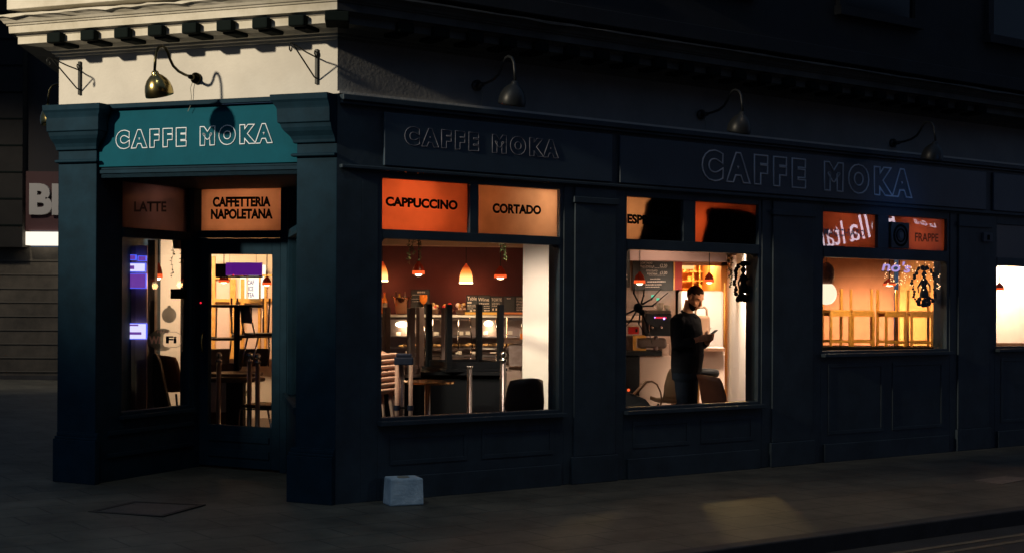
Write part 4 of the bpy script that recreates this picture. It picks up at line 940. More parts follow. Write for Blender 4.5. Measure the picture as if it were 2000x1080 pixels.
# upturned tables
def upturned_table(px, Y, ytop, a_, th, m, leglen, label, legw=.03):
    z0 = zat(px, ytop, Y); t = it('upturned_table', label, 'table', px, Y, z0, rad(th), group='tables stacked legs up')
    mb = MB(); mb.box(-a_-.06, a_+.06, -a_-.06, a_+.06, 0, .03); mb.build('tabletop', m, t, bevel=.003)
    mb = MB(); mb.box(-a_, a_, -a_-.01, -a_+.01, .031, .10); mb.box(-a_, a_, a_-.01, a_+.01, .031, .10); mb.box(-a_-.01, -a_+.01, -a_+.011, a_-.011, .031, .10); mb.box(a_-.01, a_+.01, -a_+.011, a_-.011, .031, .10); mb.build('apron', m, t)
    for sx in (-1, 1):
        for sy in (-1, 1):
            mb = MB(); mb.box(sx*a_-legw, sx*a_+legw, sy*a_-legw, sy*a_+legw, .031, leglen); mb.build('leg', m, t, bevel=.003)
    return z0
def box_table(px, Y, w_, d_, ztop_, label, m, th=0, solid=True):
    t = it('table', label, 'table', px, Y, FZ, rad(th)); h = ztop_-FZ
    mb = MB(); mb.box(-w_/2-.03, w_/2+.03, -d_/2-.03, d_/2+.03, h-.035, h); mb.build('tabletop', m, t, bevel=.004)
    for sx in (-1, 1):
        mb = MB(); mb.box(sx*w_/2-.03, sx*w_/2+.03, -d_/2, d_/2, 0, h-.036); mb.build('side_panel', m, t)
    if solid: mb = MB(); mb.box(-w_/2+.031, w_/2-.031, -d_/2+.05, -d_/2+.08, .05, h-.036); mb.build('front_panel', m, t)
z0 = upturned_table(907, 15.6, 722, .30, 24, M['blackwood'], .72, 'black table upside down with four thick black legs in the air')
box_table(905, 15.6, .86, .7, z0-.002, 'black boxy table under the upturned black one', M['blackwood'], 3)
z0 = upturned_table(812, 16.3, 733, .24, 40, M['greywood'], .78, 'mauve grey table upside down behind the round brass one', .034)
box_table(812, 16.3, .7, .6, z0-.002, 'black table carrying the upturned grey one', M['blackwood'], 0)
zq = z0
def _late_chairs():
    tube_chair(862, 16.9, zat(862, 735, 16.9), rad(20), 'chrome chair upside down behind the black table legs, left', True, .8)
    tube_chair(955, 16.6, zat(955, 735, 16.6), rad(160), 'chrome chair upside down behind the black table legs, right', True, .8)
# round brass topped table
zt = zat(836, 744, 14.5); t = it('round_table', 'round table with a shiny brass edge just inside the first window', 'table', 836, 14.5)
h = zt-FZ; r = 54/FPX*14.5
mb = MB(); mb.lathe([(.001, h-.022), (r*.97, h-.022), (r, h-.018), (r, h-.004), (r*.985, h), (.001, h)], seg=40); mb.build('tabletop', mat('brass_rim', (.90, .50, .20), .18, 1.0), t, smooth=False)
mb = MB(); mb.lathe([(.22, 0), (.22, .012), (.04, .03), (.03, .06), (.03, h-.031), (.001, h-.031)], seg=20); mb.build('pedestal', M['steel'], t, smooth=True)
# shell chairs
def shell(mb, w_, hb, hs=0.44, dp=.42, lean=.16, th=.022, n=12, wrap=.5, wtop=.8):
    """moulded seat and curved back as one sheet; faces +y is the back"""
    rows = []
    prof_ = [(-dp/2-.01, hs-.02, .92), (-dp/2+.04, hs+.004, 1.0), (0, hs-.01, 1.0), (dp/2-.06, hs+.01, .98), (dp/2, hs+.07, .95), (dp/2+lean*.45, hs+hb*.5, .98), (dp/2+lean*.8, hs+hb*.85, wtop+.08), (dp/2+lean, hs+hb, wtop)]
    for s_ in (0, 1):
        for (y, z, ww) in prof_:
            row = []
            for k in range(n+1):
                u = -1+2*k/n; up = max(0, (z-hs)/hb)
                yy = y - (wrap*w_*.5)*(u*u)*min(1, up*1.6+.0); zz = z + (.05*u*u if up < .2 else -0.03*u*u*up)
                row.append(Vector((u*w_/2*ww, yy+(-th if s_ and up > .15 else 0), zz-(th if s_ and up <= .15 else 0))))
            rows.append(row)
    R_ = len(prof_); W_ = n+1; vs = [p for r_ in rows for p in r_]; fs = []
    for s_ in (0, 1):
        for i in range(R_-1):
            for j in range(n):
                q = (s_*R_+i)*W_+j; fs.append((q, q+1, q+W_+1, q+W_))
    o2 = R_*W_
    for i in range(R_-1): fs.append((i*W_, (i+1)*W_, o2+(i+1)*W_, o2+i*W_)); fs.append((i*W_+n, (i+1)*W_+n, o2+(i+1)*W_+n, o2+i*W_+n))
    for j in range(n): fs.append((j, j+1, o2+j+1, o2+j)); q = (R_-1)*W_; fs.append((q+j, q+j+1, o2+q+j+1, o2+q+j))
    mb.add(vs, fs)
def shell_chair(label, px, Y, rz, m, mleg, z=FZ, w_=.50, hb=.42, hs=.44, lean=.16, name='tub_chair', cat='chair', group=None, wtop=.8, wrap=.5):
    t = it(name, label, cat, px, Y, z, rz, group)
    mb = MB(); shell(mb, w_, hb, hs, lean=lean, wtop=wtop, wrap=wrap); mb.build('shell', m, t, smooth=True)
    for sx in (-1, 1):
        for sy in (-1, 1):
            mb = MB(); mb.tube([(sx*.12, sy*.12, hs-.04), (sx*.20, sy*.20, 0.0)], [.014, .010], 8); mb.build('leg', mleg, t, smooth=True)
    return t
wch = shell_chair('cream plastic chair, lowest of the stack at the left of the first window', 731, 13.75, rad(112), M['whiteplast'], M['whiteplast'], hs=.74, name='stacking_chair', group='cream chairs stacked by the first window', w_=.46, hb=.38, wrap=.4)
names_ = ['second from the bottom', 'third from the bottom', 'fourth from the bottom', 'third from the top', 'second from the top', 'on the very top']
for k, nm in enumerate(names_):
    p = at(731-k*.8, 600, 13.75+.012*k); dup(wch, (p.x, 13.75+.012*k, FZ+.055*(k+1)), label='cream plastic chair %s of the stack by the first window' % nm)
shell_chair('black tub chair seen from behind at the right of the first window', 1013, 14.15, rad(200), M['dkchair'], M['black'], w_=.42, hb=.47, hs=.42, wtop=.80, lean=.14)
# folded stand with navy collars
Yf = 13.5; t = it('folding_stand', 'folded stand of two cream poles joined by navy collars', 'stand', 789, Yf)
k = Yf/FPX; zz = lambda y: zat(789, y, Yf)-FZ
for dx in (-13, 14):
    mb = MB(); mb.tube([(dx*k, 0, 0), (dx*k, 0, zz(700))], .020, 12); mb.build('pole', M['whiteplast'], t, smooth=True)
    mb = MB(); mb.tube([(dx*k, 0, zz(801)), (dx*k, 0, zz(791))], .032, 12); mb.build('collar', M['navyfab'], t)
mb = MB(); mb.box(-18*k, 19*k, -.03, .03, zz(712), zz(697)); mb.box(-15*k, 16*k, -.025, .025, zz(696.8), zz(690)); mb.build('crossbar', M['navyfab'], t, bevel=.01)
mb = MB(); mb.box(-9*k, 10*k, -.01, .01, zz(798), zz(794)); mb.build('stretcher', M['black'], t)
mb = MB(); mb.tube([(-5*k, .05, 0), (-5*k, .05, zz(711))], .028, 12); mb.build('inner_pole', M['steel'], t, smooth=True)
def barrier_post(px, yt, Y, label, ball=True, r=.026):
    t = it('barrier_post', label, 'barrier post', px, Y, group='metal queue barrier posts'); h = zat(px, yt, Y)-FZ
    hh = h-.10 if ball else h-.02
    mb = MB(); mb.lathe([(.16, 0), (.16, .012), (.05, .03), (r, .05), (r, hh), (.001, hh)], seg=18); mb.build('post', M['steel'], t, smooth=True)
    mb = MB()
    if ball: mb.lathe([(.001, hh+.001), (r*1.35, hh+.001), (r*1.35, hh+.018), (r*.5, hh+.03), (r*.5, hh+.045), (.001, hh+.045)], seg=16); mb.build('collar', M['chrome'], t, smooth=True); mb = MB(); mb.ball((0, 0, h-.03), .034); mb.build('ball_top', M['chrome'], t, smooth=True)
    else: mb.lathe([(.001, hh+.001), (r*1.3, hh+.001), (r*1.3, h), (.001, h)], seg=16); mb.build('cap', M['chrome'], t, smooth=True)
barrier_post(918, 714, 14.6, 'slim steel post with a flat cap in the first window', False)
barrier_post(983, 686, 14.4, 'steel post with a polished ball top in front of the black tub chair', True, .03)
t = it('cabinet', 'pinkish low cabinet behind the black tub chair', 'cabinet', 1003, 16.4)
mb = MB(); mb.box(-.13, .13, 0, .4, 0, .86); mb.build('body', M['tilew'], t, bevel=.01)
mb = MB(); mb.box(.10, .125, -.02, -.001, .1, .84); mb.build('edge_strip', M['chrome'], t)
# plants hanging from the ceiling
def vine(px, y0, y1, Y, wpx, n, label, pot=True):
    p = at(px, y0, Y); t = thing('hanging_plant', label, 'plant', (p.x, Y, p.z), 0, 'trailing plants hanging from the ceiling'); k = Y/FPX
    rng = random.Random(int(px)); H = (y1-y0)*k; mb = MB(); ms = MB()
    for s_ in range(4):
        x, y = rng.uniform(-.5, .5)*wpx*k, rng.uniform(-.05, .05); L = H*rng.uniform(.55, 1.0) if s_ else H; pts = []
        for i in range(8):
            pts.append((x+rng.uniform(-.012, .012), y+rng.uniform(-.01, .01), .06-L*i/7))
        ms.tube(pts, .002, 4)
        for i in range(n//4):
            q = rng.random(); i0 = min(6, int(q*7)); base = Vector(pts[i0]).lerp(Vector(pts[i0+1]), q*7-i0); d = Vector((rng.uniform(-1, 1), rng.uniform(-1, 1), rng.uniform(-.8, .4))).normalized()*rng.uniform(.018, .035)
            sd = d.cross(Vector((rng.uniform(-1, 1), rng.uniform(-1, 1), 1))).normalized()*d.length*.35
            mb.add([base, base+d*.5+sd, base+d, base+d*.5-sd], [(0, 1, 2, 3)])
    mb.build('leaves', M['green'], t); ms.build('stem', M['green'], t)
    if pot: mb = MB(); mb.lathe([(.001, .03), (.05, .03), (.07, .13), (.075, .13), (.06, .035)], seg=16); mb.build('pot', M['greywood'], t, smooth=True)
    mb = MB(); mb.tube([(0, 0, .10), (0, 0, ZC-p.z)], .003, 5); mb.build('cord', M['wire'], t)
vine(812, 452, 528, 13.6, 26, 150, 'trailing plant over the left part of the counter')
vine(978, 458, 520, 14.3, 22, 130, 'trailing plant near the white pier')
vine(350, 492, 552, 15.3, 26, 140, 'leafy plant hanging in the corner of the wifi window')
vine(1428, 504, 572, 15.7, 12, 130, 'long thin vine on the white wall beside the kitchen opening')

# ---- behind the entrance door
Yd = 18.5
o_ = at(470, 600, Yd); o_.z = FZ
t = thing('glazed_dresser', 'golden wooden glazed dresser along the back wall behind the door', 'dresser', o_)
mb = MB()
for rc in ((414, 419, 500, 700), (449, 459, 545, 700), (470, 476, 545, 700), (504, 508, 540, 700), (516, 520, 540, 700), (531, 537, 540, 700), (419, 449, 583, 589), (459, 470, 583, 589), (476, 504, 583, 592), (508, 516, 583, 589), (520, 531, 583, 589), (419, 449, 540, 545), (459, 531, 536, 540)):
    pbox(mb, *rc, Yd, .05, o_)
mb.build('frame', M['goldwood'], t, bevel=.002)
mb = MB(); pbox(mb, 419, 531, 545, 700, Yd+.06, .02, o_); mb.build('panel', M['tilew'], t)
mb = MB(); pbox(mb, 469, 480, 541, 583, Yd+.03, .02, o_); pbox(mb, 508, 518, 518, 583, Yd+.03, .02, o_); mb.build('lit_panel', M['lightbox'], t)
o_ = at(498, 590, Yd-.2)
t = thing('poster', 'pale lit poster with blue lettering on the dresser', 'poster', o_)
mb = MB(); pbox(mb, 485, 505, 538, 583, Yd-.2, .02, o_); mb.build('sheet', M['lightbox'], t)
A, B = at(489, 547, Yd), at(502, 580, Yd)
put_text('lettering', 'CAF\nICE\nTEA', lambda u, v, w_: shz(Vector((A.x+(B.x-A.x)*u, Yd-.21, B.z+(A.z-B.z)*v))), mat('poster_ink', (.10, .05, .3), .6), t, bold=.02)
Yp = 16.6; o_ = at(470, 543, Yp)
t = thing('hanging_sign', 'wide purple sign hanging behind the door glass', 'sign', o_)
mb = MB(); pbox(mb, 441, 511, 513, 538, Yp, .05, o_); mb.build('panel', M['purple'], t)
mb = MB(); pbox(mb, 421, 511, 538.2, 542, Yp-.01, .07, o_); pbox(mb, 421, 440.8, 515, 538, Yp, .05, o_); mb.build('casing', M['black'], t)
mb = MB(); a = at(456, 537, Yp-.02); mb.ball((a.x-o_.x, -.03, a.z-o_.z), .010); mb.build('indicator_lamp', M['led_r'], t)
mb = MB()
for x in (448, 500): a = at(x, 513, Yp); mb.tube([(a.x-o_.x, .02, a.z-o_.z), (a.x-o_.x, .02, ZC-o_.z)], .003, 5)
mb.build('cord', M['wire'], t)
# stacked tables and chairs behind the door
Yt = 15.9; t = it('pedestal_table', 'black table upside down on the brown tables behind the door', 'table', 463, Yt, zat(463, 729, Yt), group='tables piled up behind the door')
k = Yt/FPX; zz = lambda y: zat(463, y, Yt)-zat(463, 729, Yt)
mb = MB(); mb.lathe([(.001, zz(600)), (49*k, zz(600)), (49*k, zz(595)), (.001, zz(595))], seg=30); mb.build('tabletop', M['blackwood'], t)
mb = MB(); mb.tube([(0, 0, 0), (0, 0, zz(600.2))], .034, 14); mb.build('pedestal', M['blackwood'], t)
Yt = 15.5
for y, hw, lb in ((729, 52, 'upper round brown table of the pile behind the door'), (740, 56, 'lower round brown table of the pile behind the door')):
    t = it('round_table', lb, 'table', 462, Yt, FZ if y == 740 else zat(462, 734, Yt), group='tables piled up behind the door'); b_ = t.location.z-G*t.location.x
    zt = zat(462, y-2, Yt)-b_
    mb = MB(); mb.lathe([(.001, zt-.03), (hw*Yt/FPX-.005, zt-.03), (hw*Yt/FPX, zt-.02), (hw*Yt/FPX, zt), (.001, zt)], seg=30); mb.build('tabletop', M['brownwood'], t)
    if y == 740: mb = MB(); mb.box(-.09, .09, -.09, .09, .0, zt-.031); mb.build('pedestal', M['black'], t)
def tube_chair(px, Y, z, rz, label, flip=False, sc=1.0):
    t = it('tube_chair', label, 'chair', px, Y, z, rz, group='chrome framed chairs piled in the cafe')
    f = -1 if flip else 1; zf = lambda v: (v if not flip else .86-v)*sc
    for sx in (-1, 1):
        mb = MB(); x = sx*.2*sc
        mb.tube([(x, -.22*sc, zf(0)), (x, -.20*sc, zf(.44)), (x, .18*sc, zf(.45)), (x, .22*sc, zf(.62)), (x*.9, .25*sc, zf(.84))], .012*sc, 8); mb.build('side_frame', M['chrome'], t, smooth=True)
        mb = MB(); mb.tube([(x, .14*sc, zf(.44)), (x, .24*sc, zf(0))], .012*sc, 8); mb.build('leg', M['chrome'], t, smooth=True)
    mb = MB(); mb.box(-.2*sc, .2*sc, -.2*sc, .2*sc, min(zf(.455), zf(.49)), max(zf(.455), zf(.49))); mb.build('seat', M['dkchair'], t, bevel=.01)
    mb = MB(); mb.box(-.19*sc, .19*sc, .215*sc, .24*sc, min(zf(.62), zf(.84)), max(zf(.62), zf(.84))); mb.build('backrest', M['dkchair'], t, bevel=.01)
zt1 = zat(462, 727, Yt)
_late_chairs()
tube_chair(489, 16.4, zt1+.01, rad(200), 'chrome chair upside down on the pile, right of the table leg', True, .92)
tube_chair(437, 16.45, zt1+.01, rad(35), 'chrome chair upside down on the pile, left of the table leg', True, .82)
tube_chair(514, 15.9, zt1+.01, rad(120), 'chrome chair standing upright on the pile at the right edge of the door glass', False, .84)
tube_chair(520, 15.2, FZ, rad(250), 'chrome chair on the floor at the right edge of the door glass', False, 1.0)
tube_chair(446, 16.9, FZ, rad(170), 'chrome chair on the floor behind the white cupboard', False, 1.0)
barrier_post(428, 688, 15.1, 'ball topped steel post, leftmost behind the door')
barrier_post(488, 688, 15.1, 'ball topped steel post, middle one behind the door')
barrier_post(504, 690, 15.0, 'ball topped steel post, rightmost behind the door')
t = it('white_cupboard', 'low white cupboard to the left behind the door', 'cupboard', 424, 16.2); mb = MB(); mb.box(-.14, .18, 0, .4, .3, zat(424, 742, 16.2)-FZ); mb.build('door', M['wall_white'], t, bevel=.004)
mb = MB(); mb.box(-.13, .17, .02, .38, 0, .299); mb.build('plinth', M['brownwood'], t)

# ---- behind the wifi window
def scr(x0, x1, y0, y1, Y, m, label, txt=()):
    o2 = at((x0+x1)/2, y1, Y); t = thing('menu_screen', label, 'screen', o2, group='glowing screens behind the wifi window')
    mb = MB(); pbox(mb, x0, x1, y0, y1, Y, .03, o2); mb.build('display', m, t)
    mb = MB(); q = 1.3
    for rc in ((x0-q, x1+q, y0-q, y0), (x0-q, x1+q, y1, y1+q), (x0-q, x0, y0, y1), (x1, x1+q, y0, y1)): pbox(mb, *rc, Y-.008, .04, o2)
    mb.build('bezel', M['neon_b'], t)
    if txt:
        mb = MB()
        for (a, b, c_, d_) in txt: pbox(mb, a, b, c_, d_, Y-.004, .003, o2)
        mb.build('picture_block', M['screen_w'] if m is not M['screen_w'] else M['screen_p'], t)
Ys = 16.2
scr(236, 264, 499, 507, Ys, M['screen_p'], 'small purple screen at the top left'); scr(270, 284, 501, 509, Ys, M['screen_p'], 'smallest purple screen at the top right of the column')
scr(236, 283, 515, 530, Ys, M['screen_w'], 'bright white screen second from the top', [(248, 262, 519, 526)])
scr(236, 284, 535, 562, Ys, M['screen_p'], 'large dim purple screen in the upper half', [(236, 245, 556, 559)])
scr(235, 285, 632, 661, Ys, M['screen_w'], 'large white screen alone lower down', [(236, 270, 633, 636), (238, 276, 648, 653)])
o_ = at(258, 700, Ys+.06); o_.z = FZ
t = thing('screen_cabinet', 'tall mauve cabinet carrying the glowing screens', 'cabinet', o_)
mb = MB(); pbox(mb, 222, 265, 480, 800, Ys+.08, .4, o_, zf=FZ); mb.build('body', mat('mauve_panel', (.20, .13, .15), .6), t)
mb = MB(); pbox(mb, 265.3, 286, 480, 800, Ys+.06, .3, o_, zf=FZ); mb.build('side_panel', mat('pale_mauve_panel', (.36, .25, .24), .6), t)
mb = MB(); pbox(mb, 289, 301, 470, 800, Ys-.3, .12, o_, zf=FZ); mb.build('post', mat('grey_post', (.10, .09, .12), .5), t)
shell_chair('rust brown tub chair behind the wifi sticker', 334, 16.6, rad(170), M['brchair'], M['black'], w_=.42, hb=.42, hs=.52)
Yk = 15.6; t = it('black_bag', 'tall black bag leaning against the brown chair', 'bag', 314, Yk)
a, b = at(300, 690, Yk), at(331, 797, Yk); k = Yk/FPX
P = [(300, 690), (306, 688), (314, 706), (322, 745), (334, 800), (304, 800), (299, 760)]
mb = MB(); V = [at(x, y, Yk) for x, y in P]; oo = at(314, 600, Yk)
mb.add([(v.x-oo.x, -.06, v.z-FZ) for v in V]+[(v.x-oo.x, .06, v.z-FZ) for v in V], [tuple(range(7)), tuple(range(7, 14))]+[(i, (i+1) % 7, 7+(i+1) % 7, 7+i) for i in range(7)])
mb.build('body', M['black'], t, bevel=.015)
mb = MB(); mb.box(-.05, -.02, -.065, -.061, zat(314, 712, Yk)-FZ, zat(314, 710, Yk)-FZ); mb.build('buckle', M['chrome'], t)

# ---- second window: menu, machine, counter
Yw = 18.68
chalkboard(1237, 1314, 500, 566, Yw, 'large chalk menu with prices on the wall behind the black spider', [('CORTADO', 1250, 1274, 512, 516), ('PULCINELLA', 1250, 1278, 518, 522.5), ('£2.50', 1289, 1303, 516, 522), ('CIOCCOLATO', 1262, 1284, 527, 531), ('FONTANA', 1264, 1284, 533, 537), ('£3.00', 1289, 1303, 530, 536)],
           [(1255, 1302, 523.5, .5), (1268, 1300, 538, .5), (1270, 1290, 544, 1.2), (1264, 1300, 549, 2.2), (1258, 1292, 555, 1.6), (1260, 1288, 559.5, 1.3)], frame=M['black'])
chalkboard(1205, 1229, 478, 560, 17.6, 'tall narrow chalkboard at the left edge of the second window', [], [(1218, 1225, 536, 3), (1218, 1225, 543, 3)])
Yk = 18.7; o_ = at(1322, 566, Yk)
t = thing('door_surround', 'red and orange trim at the left of the kitchen opening', 'trim', o_)
mb = MB(); pbox(mb, 1315.5, 1318, 511, 566, Yk-.02, .1, o_); mb.build('edge', M['goldwood'], t); mb = MB(); pbox(mb, 1318.2, 1332, 511, 566, Yk, .1, o_); mb.build('panel', mat('red_panel', (.42, .03, .02), .6), t)
# bright kitchen fittings
Yk = 20.6; o_ = at(1375, 570, Yk)
t = thing('kitchen_shelves', 'orange lit shelves with packets seen through the kitchen opening', 'shelves', o_)
mb = MB()
for y in (530, 548, 563): pbox(mb, 1334, 1418, y, y+1.5, Yk, .3, o_)
for x in (1353, 1366, 1399): pbox(mb, x, x+1.5, 500, 570, Yk, .3, o_)
mb.build('frame', M['goldwood'], t)
for i in range(11):
    x = 1336+i*7.4+random.uniform(-1, 1); y = random.choice((529.5, 547.5, 562.5)); mb = MB(); pbox(mb, x, x+random.uniform(3, 6), y-random.uniform(5, 11), y, Yk+.05, .1, o_); mb.build('packet', random.choice([M['paper'], M['goldwood'], M['foodA'], M['red'], M['tilew']]), t)
o_ = at(1345, 530, 19.6); t = thing('ceiling_fitting', 'square glowing light fitting in the kitchen opening', 'light', o_)
mb = MB(); pbox(mb, 1334, 1356, 513, 526, 19.6, .1, o_); mb.build('diffuser', emitter('kitchen_diffuser', (1, .66, .26), 1.1), t, bevel=.01)
mb = MB(); pbox(mb, 1333, 1357, 511.5, 512.8, 19.6, .1, o_); mb.build('housing', M['steel'], t)
# white fridge / partition panel
Yk = 18.3; o_ = at(1382, 690, Yk); o_.z = FZ
t = thing('fridge', 'tall white fridge behind the standing man', 'fridge', o_)
mb = MB(); pbox(mb, 1331, 1413, 568, 700, Yk, .4, o_, zf=FZ+.1); mb.build('door', M['wall_white'], t, bevel=.03)
mb = MB(); pbox(mb, 1333, 1412, 702, 720, Yk+.02, .36, o_, zf=FZ); mb.build('plinth', M['cabdark'], t)
mb = MB(); a = at(1414.5, 600, Yk); mb.tube([(a.x-o_.x, -.03, zat(1414, 553, Yk)-FZ), (a.x-o_.x, -.03, zat(1414, 680, Yk)-FZ)], .010, 8); mb.build('handle', M['goldwood'], t, smooth=True)
# counter pieces left of the man
Yk = 17.0; o_ = at(1262, 690, Yk); o_.z = FZ
t = thing('service_counter', 'service counter with a black top and peach front below the coffee machine', 'counter', o_)
mb = MB(); pbox(mb, 1205, 1293, 685, 694, Yk-.05, .6, o_); mb.build('counter_top', M['black'], t, bevel=.004)
mb = MB(); pbox(mb, 1249, 1310, 695, 800, Yk, .5, o_, zf=FZ); mb.build('front_panel', M['tilew'], t)
mb = MB(); pbox(mb, 1205, 1248.5, 695, 800, Yk-.02, .5, o_, zf=FZ); mb.build('black_panel', M['black'], t)
mb = MB(); pbox(mb, 1293.5, 1306, 672, 694.5, Yk+.1, .4, o_); mb.build('end_panel', M['tilew'], t)
mb = MB(); pbox(mb, 1205, 1257, 617, 624, Yk+.9, .25, o_); mb.build('wall_shelf', M['tilew'], t); mb = MB(); pbox(mb, 1205, 1257, 625, 629, Yk+.95, .2, o_); mb.build('shelf_edge', M['cabdark'], t)
mb = MB(); pbox(mb, 1205, 1240, 656, 684.5, Yk+.2, .3, o_); mb.build('till', M['cabdark'], t)
def small(name, label, cat, x0, x1, y0, y1, Y, d, m, pn, bevel=.003):
    o2 = at((x0+x1)/2, y1, Y); t = thing(name, label, cat, o2); mb = MB(); pbox(mb, x0, x1, y0, y1, Y, d, o2); mb.build(pn, m, t, bevel=bevel); return t, o2
t, o2 = small('tin', 'bright red tin on the service counter at the left', 'tin', 1228, 1248, 638, 652, Yk+.15, .12, M['red'], 'body'); mb = MB(); pbox(mb, 1227.5, 1248.5, 636, 637.8, Yk+.145, .13, o2); mb.build('lid', M['tilew'], t)
mb = MB(); pbox(mb, 1241, 1245, 642, 648, Yk+.146, .003, o2); mb.build('emblem', M['black'], t)
t, o2 = small('box', 'yellow open sided box under the red tin', 'box', 1237, 1243, 655, 685, Yk+.1, .2, M['goldwood'], 'side'); mb = MB(); pbox(mb, 1243.2, 1262, 655, 660, Yk+.1, .2, o2); pbox(mb, 1243.2, 1262, 680, 685, Yk+.1, .2, o2); mb.build('frame', M['goldwood'], t)
t, o2 = small('knock_box', 'black rounded grinder drawer in front of the yellow box', 'box', 1247, 1302, 660, 680, Yk+.05, .2, M['cabdark'], 'body', .03)
t, o2 = small('espresso_machine', 'black espresso machine with a red strip and a blue light behind the man', 'coffee machine', 1260, 1312, 612, 656, Yk, .45, M['black'], 'body', .015)
mb = MB(); pbox(mb, 1279, 1302, 618.5, 621.5, Yk-.006, .01, o2); mb.build('light_strip', M['led_r'], t)
for x in (1297, 1279): mb = MB(); a = at(x, 622 if x == 1297 else 619.5, Yk-.01); mb.ball((a.x-o2.x, -.012, a.z-o2.z), .011 if x == 1297 else .006); mb.build('indicator_lamp', M['led_b'], t)
mb = MB(); pbox(mb, 1263, 1311, 606, 611.8, Yk+.03, .4, o2); mb.build('cup_rail', M['cabdark'], t, bevel=.004)
for x in (1272, 1290): mb = MB(); a = at(x, 636, Yk); mb.tube([(a.x-o2.x, 0, a.z-o2.z), (a.x-o2.x, -.14, a.z-o2.z-.02)], .013, 8); mb.build('portafilter', M['chrome'], t, smooth=True)
mb = MB(); a = at(1268, 640, Yk); mb.tube([(a.x-o2.x, -.02, a.z-o2.z+.05), (a.x-o2.x-.01, -.05, a.z-o2.z-.08)], .005, 6); mb.build('steam_wand', M['chrome'], t, smooth=True)
def cup(px, py, Y, label, r=.035, h=.06):
    p = at(px, py, Y); t = thing('cup', label, 'cup', p, group='cups on the coffee machine')
    mb = MB(); mb.lathe([(.001, 0), (r*.6, 0), (r*.95, h*.5), (r, h), (r*.93, h), (r*.6, .008), (.001, .008)], seg=16); mb.build('bowl', M['wall_white'], t, smooth=True)
    mb = MB(); mb.tube([(-r*.9, 0, h*.85), (-r*1.5, 0, h*.75), (-r*1.45, 0, h*.35), (-r*.8, 0, h*.3)], .005, 6); mb.build('handle', M['wall_white'], t, smooth=True)
cup(1289, 605.5, Yk+.15, 'tall white jug on top of the coffee machine', .045, .09); cup(1303, 605.5, Yk+.2, 'white cup on the coffee machine next to the jug')
cup(1381, 644, 17.6, 'wide white cup behind the phone', .06, .04)
bottle(1281, 38, 5, mat('water_bottle', (.12, .07, .07), .1), 'clear bottle with a white cap on the black counter top', M['paper'], Y=Yk-.02+.1, zb=zat(1281, 684.5, Yk-.05)+.002)
ilamp(1318, 560, 18.0, 14, WH, aim=(1316, 600, 18.75), cone=110, r=.03)
for x, y, lb in ((1275, 578, 'small turquoise card on the tiles, upper one'), (1285, 584, 'small turquoise card on the tiles, lower one')):
    small('tile_card', lb, 'card', x-3, x+3, y-2.5, y+2.5, 18.77, .01, mat('turquoise', (.05, .75, .62), .5), 'card', .0)
# ledge, stool, chairs right of the man
Yk = 17.0; o_ = at(1393, 690, Yk); o_.z = FZ
t = thing('high_table', 'white high table with a brown edge to the right of the man', 'table', o_)
mb = MB(); pbox(mb, 1350, 1416.5, 679.5, 686, Yk, .4, o_); mb.build('tabletop', M['brownwood'], t, bevel=.003)
mb = MB(); pbox(mb, 1352, 1415, 686.3, 800, Yk+.2, .1, o_, zf=FZ); mb.build('panel', M['tilew'], t)
mb = MB(); pbox(mb, 1352, 1415, 678, 679.3, Yk+.02, .36, o_); mb.build('cover', M['wall_white'], t)
Yk = 16.2; o_ = at(1380, 690, Yk); o_.z = FZ; k = Yk/FPX
t = thing('wooden_stool', 'golden wooden stool to the right of the man', 'stool', o_)
zs = zat(1380, 737, Yk)-FZ
mb = MB(); mb.box(-.13, .13, -.13, .13, zs-.03, zs); mb.build('seat', M['goldwood'], t, bevel=.006)
mb = MB(); mb.box(-.11, .11, -.115, -.095, zs-.10, zs-.031); mb.box(-.11, .11, .095, .115, zs-.10, zs-.031); mb.build('apron', M['goldwood'], t)
for sx in (-1, 1):
    for sy in (-1, 1): mb = MB(); mb.tube([(sx*.11, sy*.11, zs-.03), (sx*.125, sy*.125, 0)], .019, 8); mb.build('leg', M['goldwood'], t)
t = thing('cushion', 'black cushion lying on the wooden stool', 'cushion', (o_.x, Yk, FZ+zs+.001)); mb = MB(); mb.lathe([(.001, 0), (.11, 0), (.14, .02), (.15, .05), (.14, .085), (.10, .10), (.001, .102)], seg=20); mb.build('cover', M['black'], t, smooth=True)
# carrier with a slot handle behind the man
o_ = at(1372, 645, 17.3); t = thing('tote_bag', 'beige bag with a cut out handle standing behind the phone', 'bag', (o_.x, 17.3, zat(1372, 678, 17.3)))
zb_ = zat(1372, 678, 17.3); k = 17.3/FPX
mb = MB(); mb.box(-15*k, 15*k, 0, .16, 0, 62*k); mb.build('body', mat('beige_leather', (.62, .38, .26), .5), t, bevel=.03)
mb = MB(); mb.tube([(-12*k, .08, 60*k), (-12*k, .08, 74*k), (-8*k, .08, 78*k), (6*k, .08, 78*k), (10*k, .08, 74*k), (10*k, .08, 60*k)], .014, 8); mb.build('handle', mat('beige_handle', (.55, .33, .22), .5), t, smooth=True)
shell_chair('brown tub chair turned sideways at the right of the second window', 1420, 15.7, rad(118), M['brchair'], M['black'], w_=.46, hb=.44, hs=.42)
shell_chair('olive brown tub chair behind the legs of the man', 1314, 16.6, rad(200), mat('olive_leather', (.22, .15, .09), .6), M['black'], w_=.40, hb=.42, hs=.48)
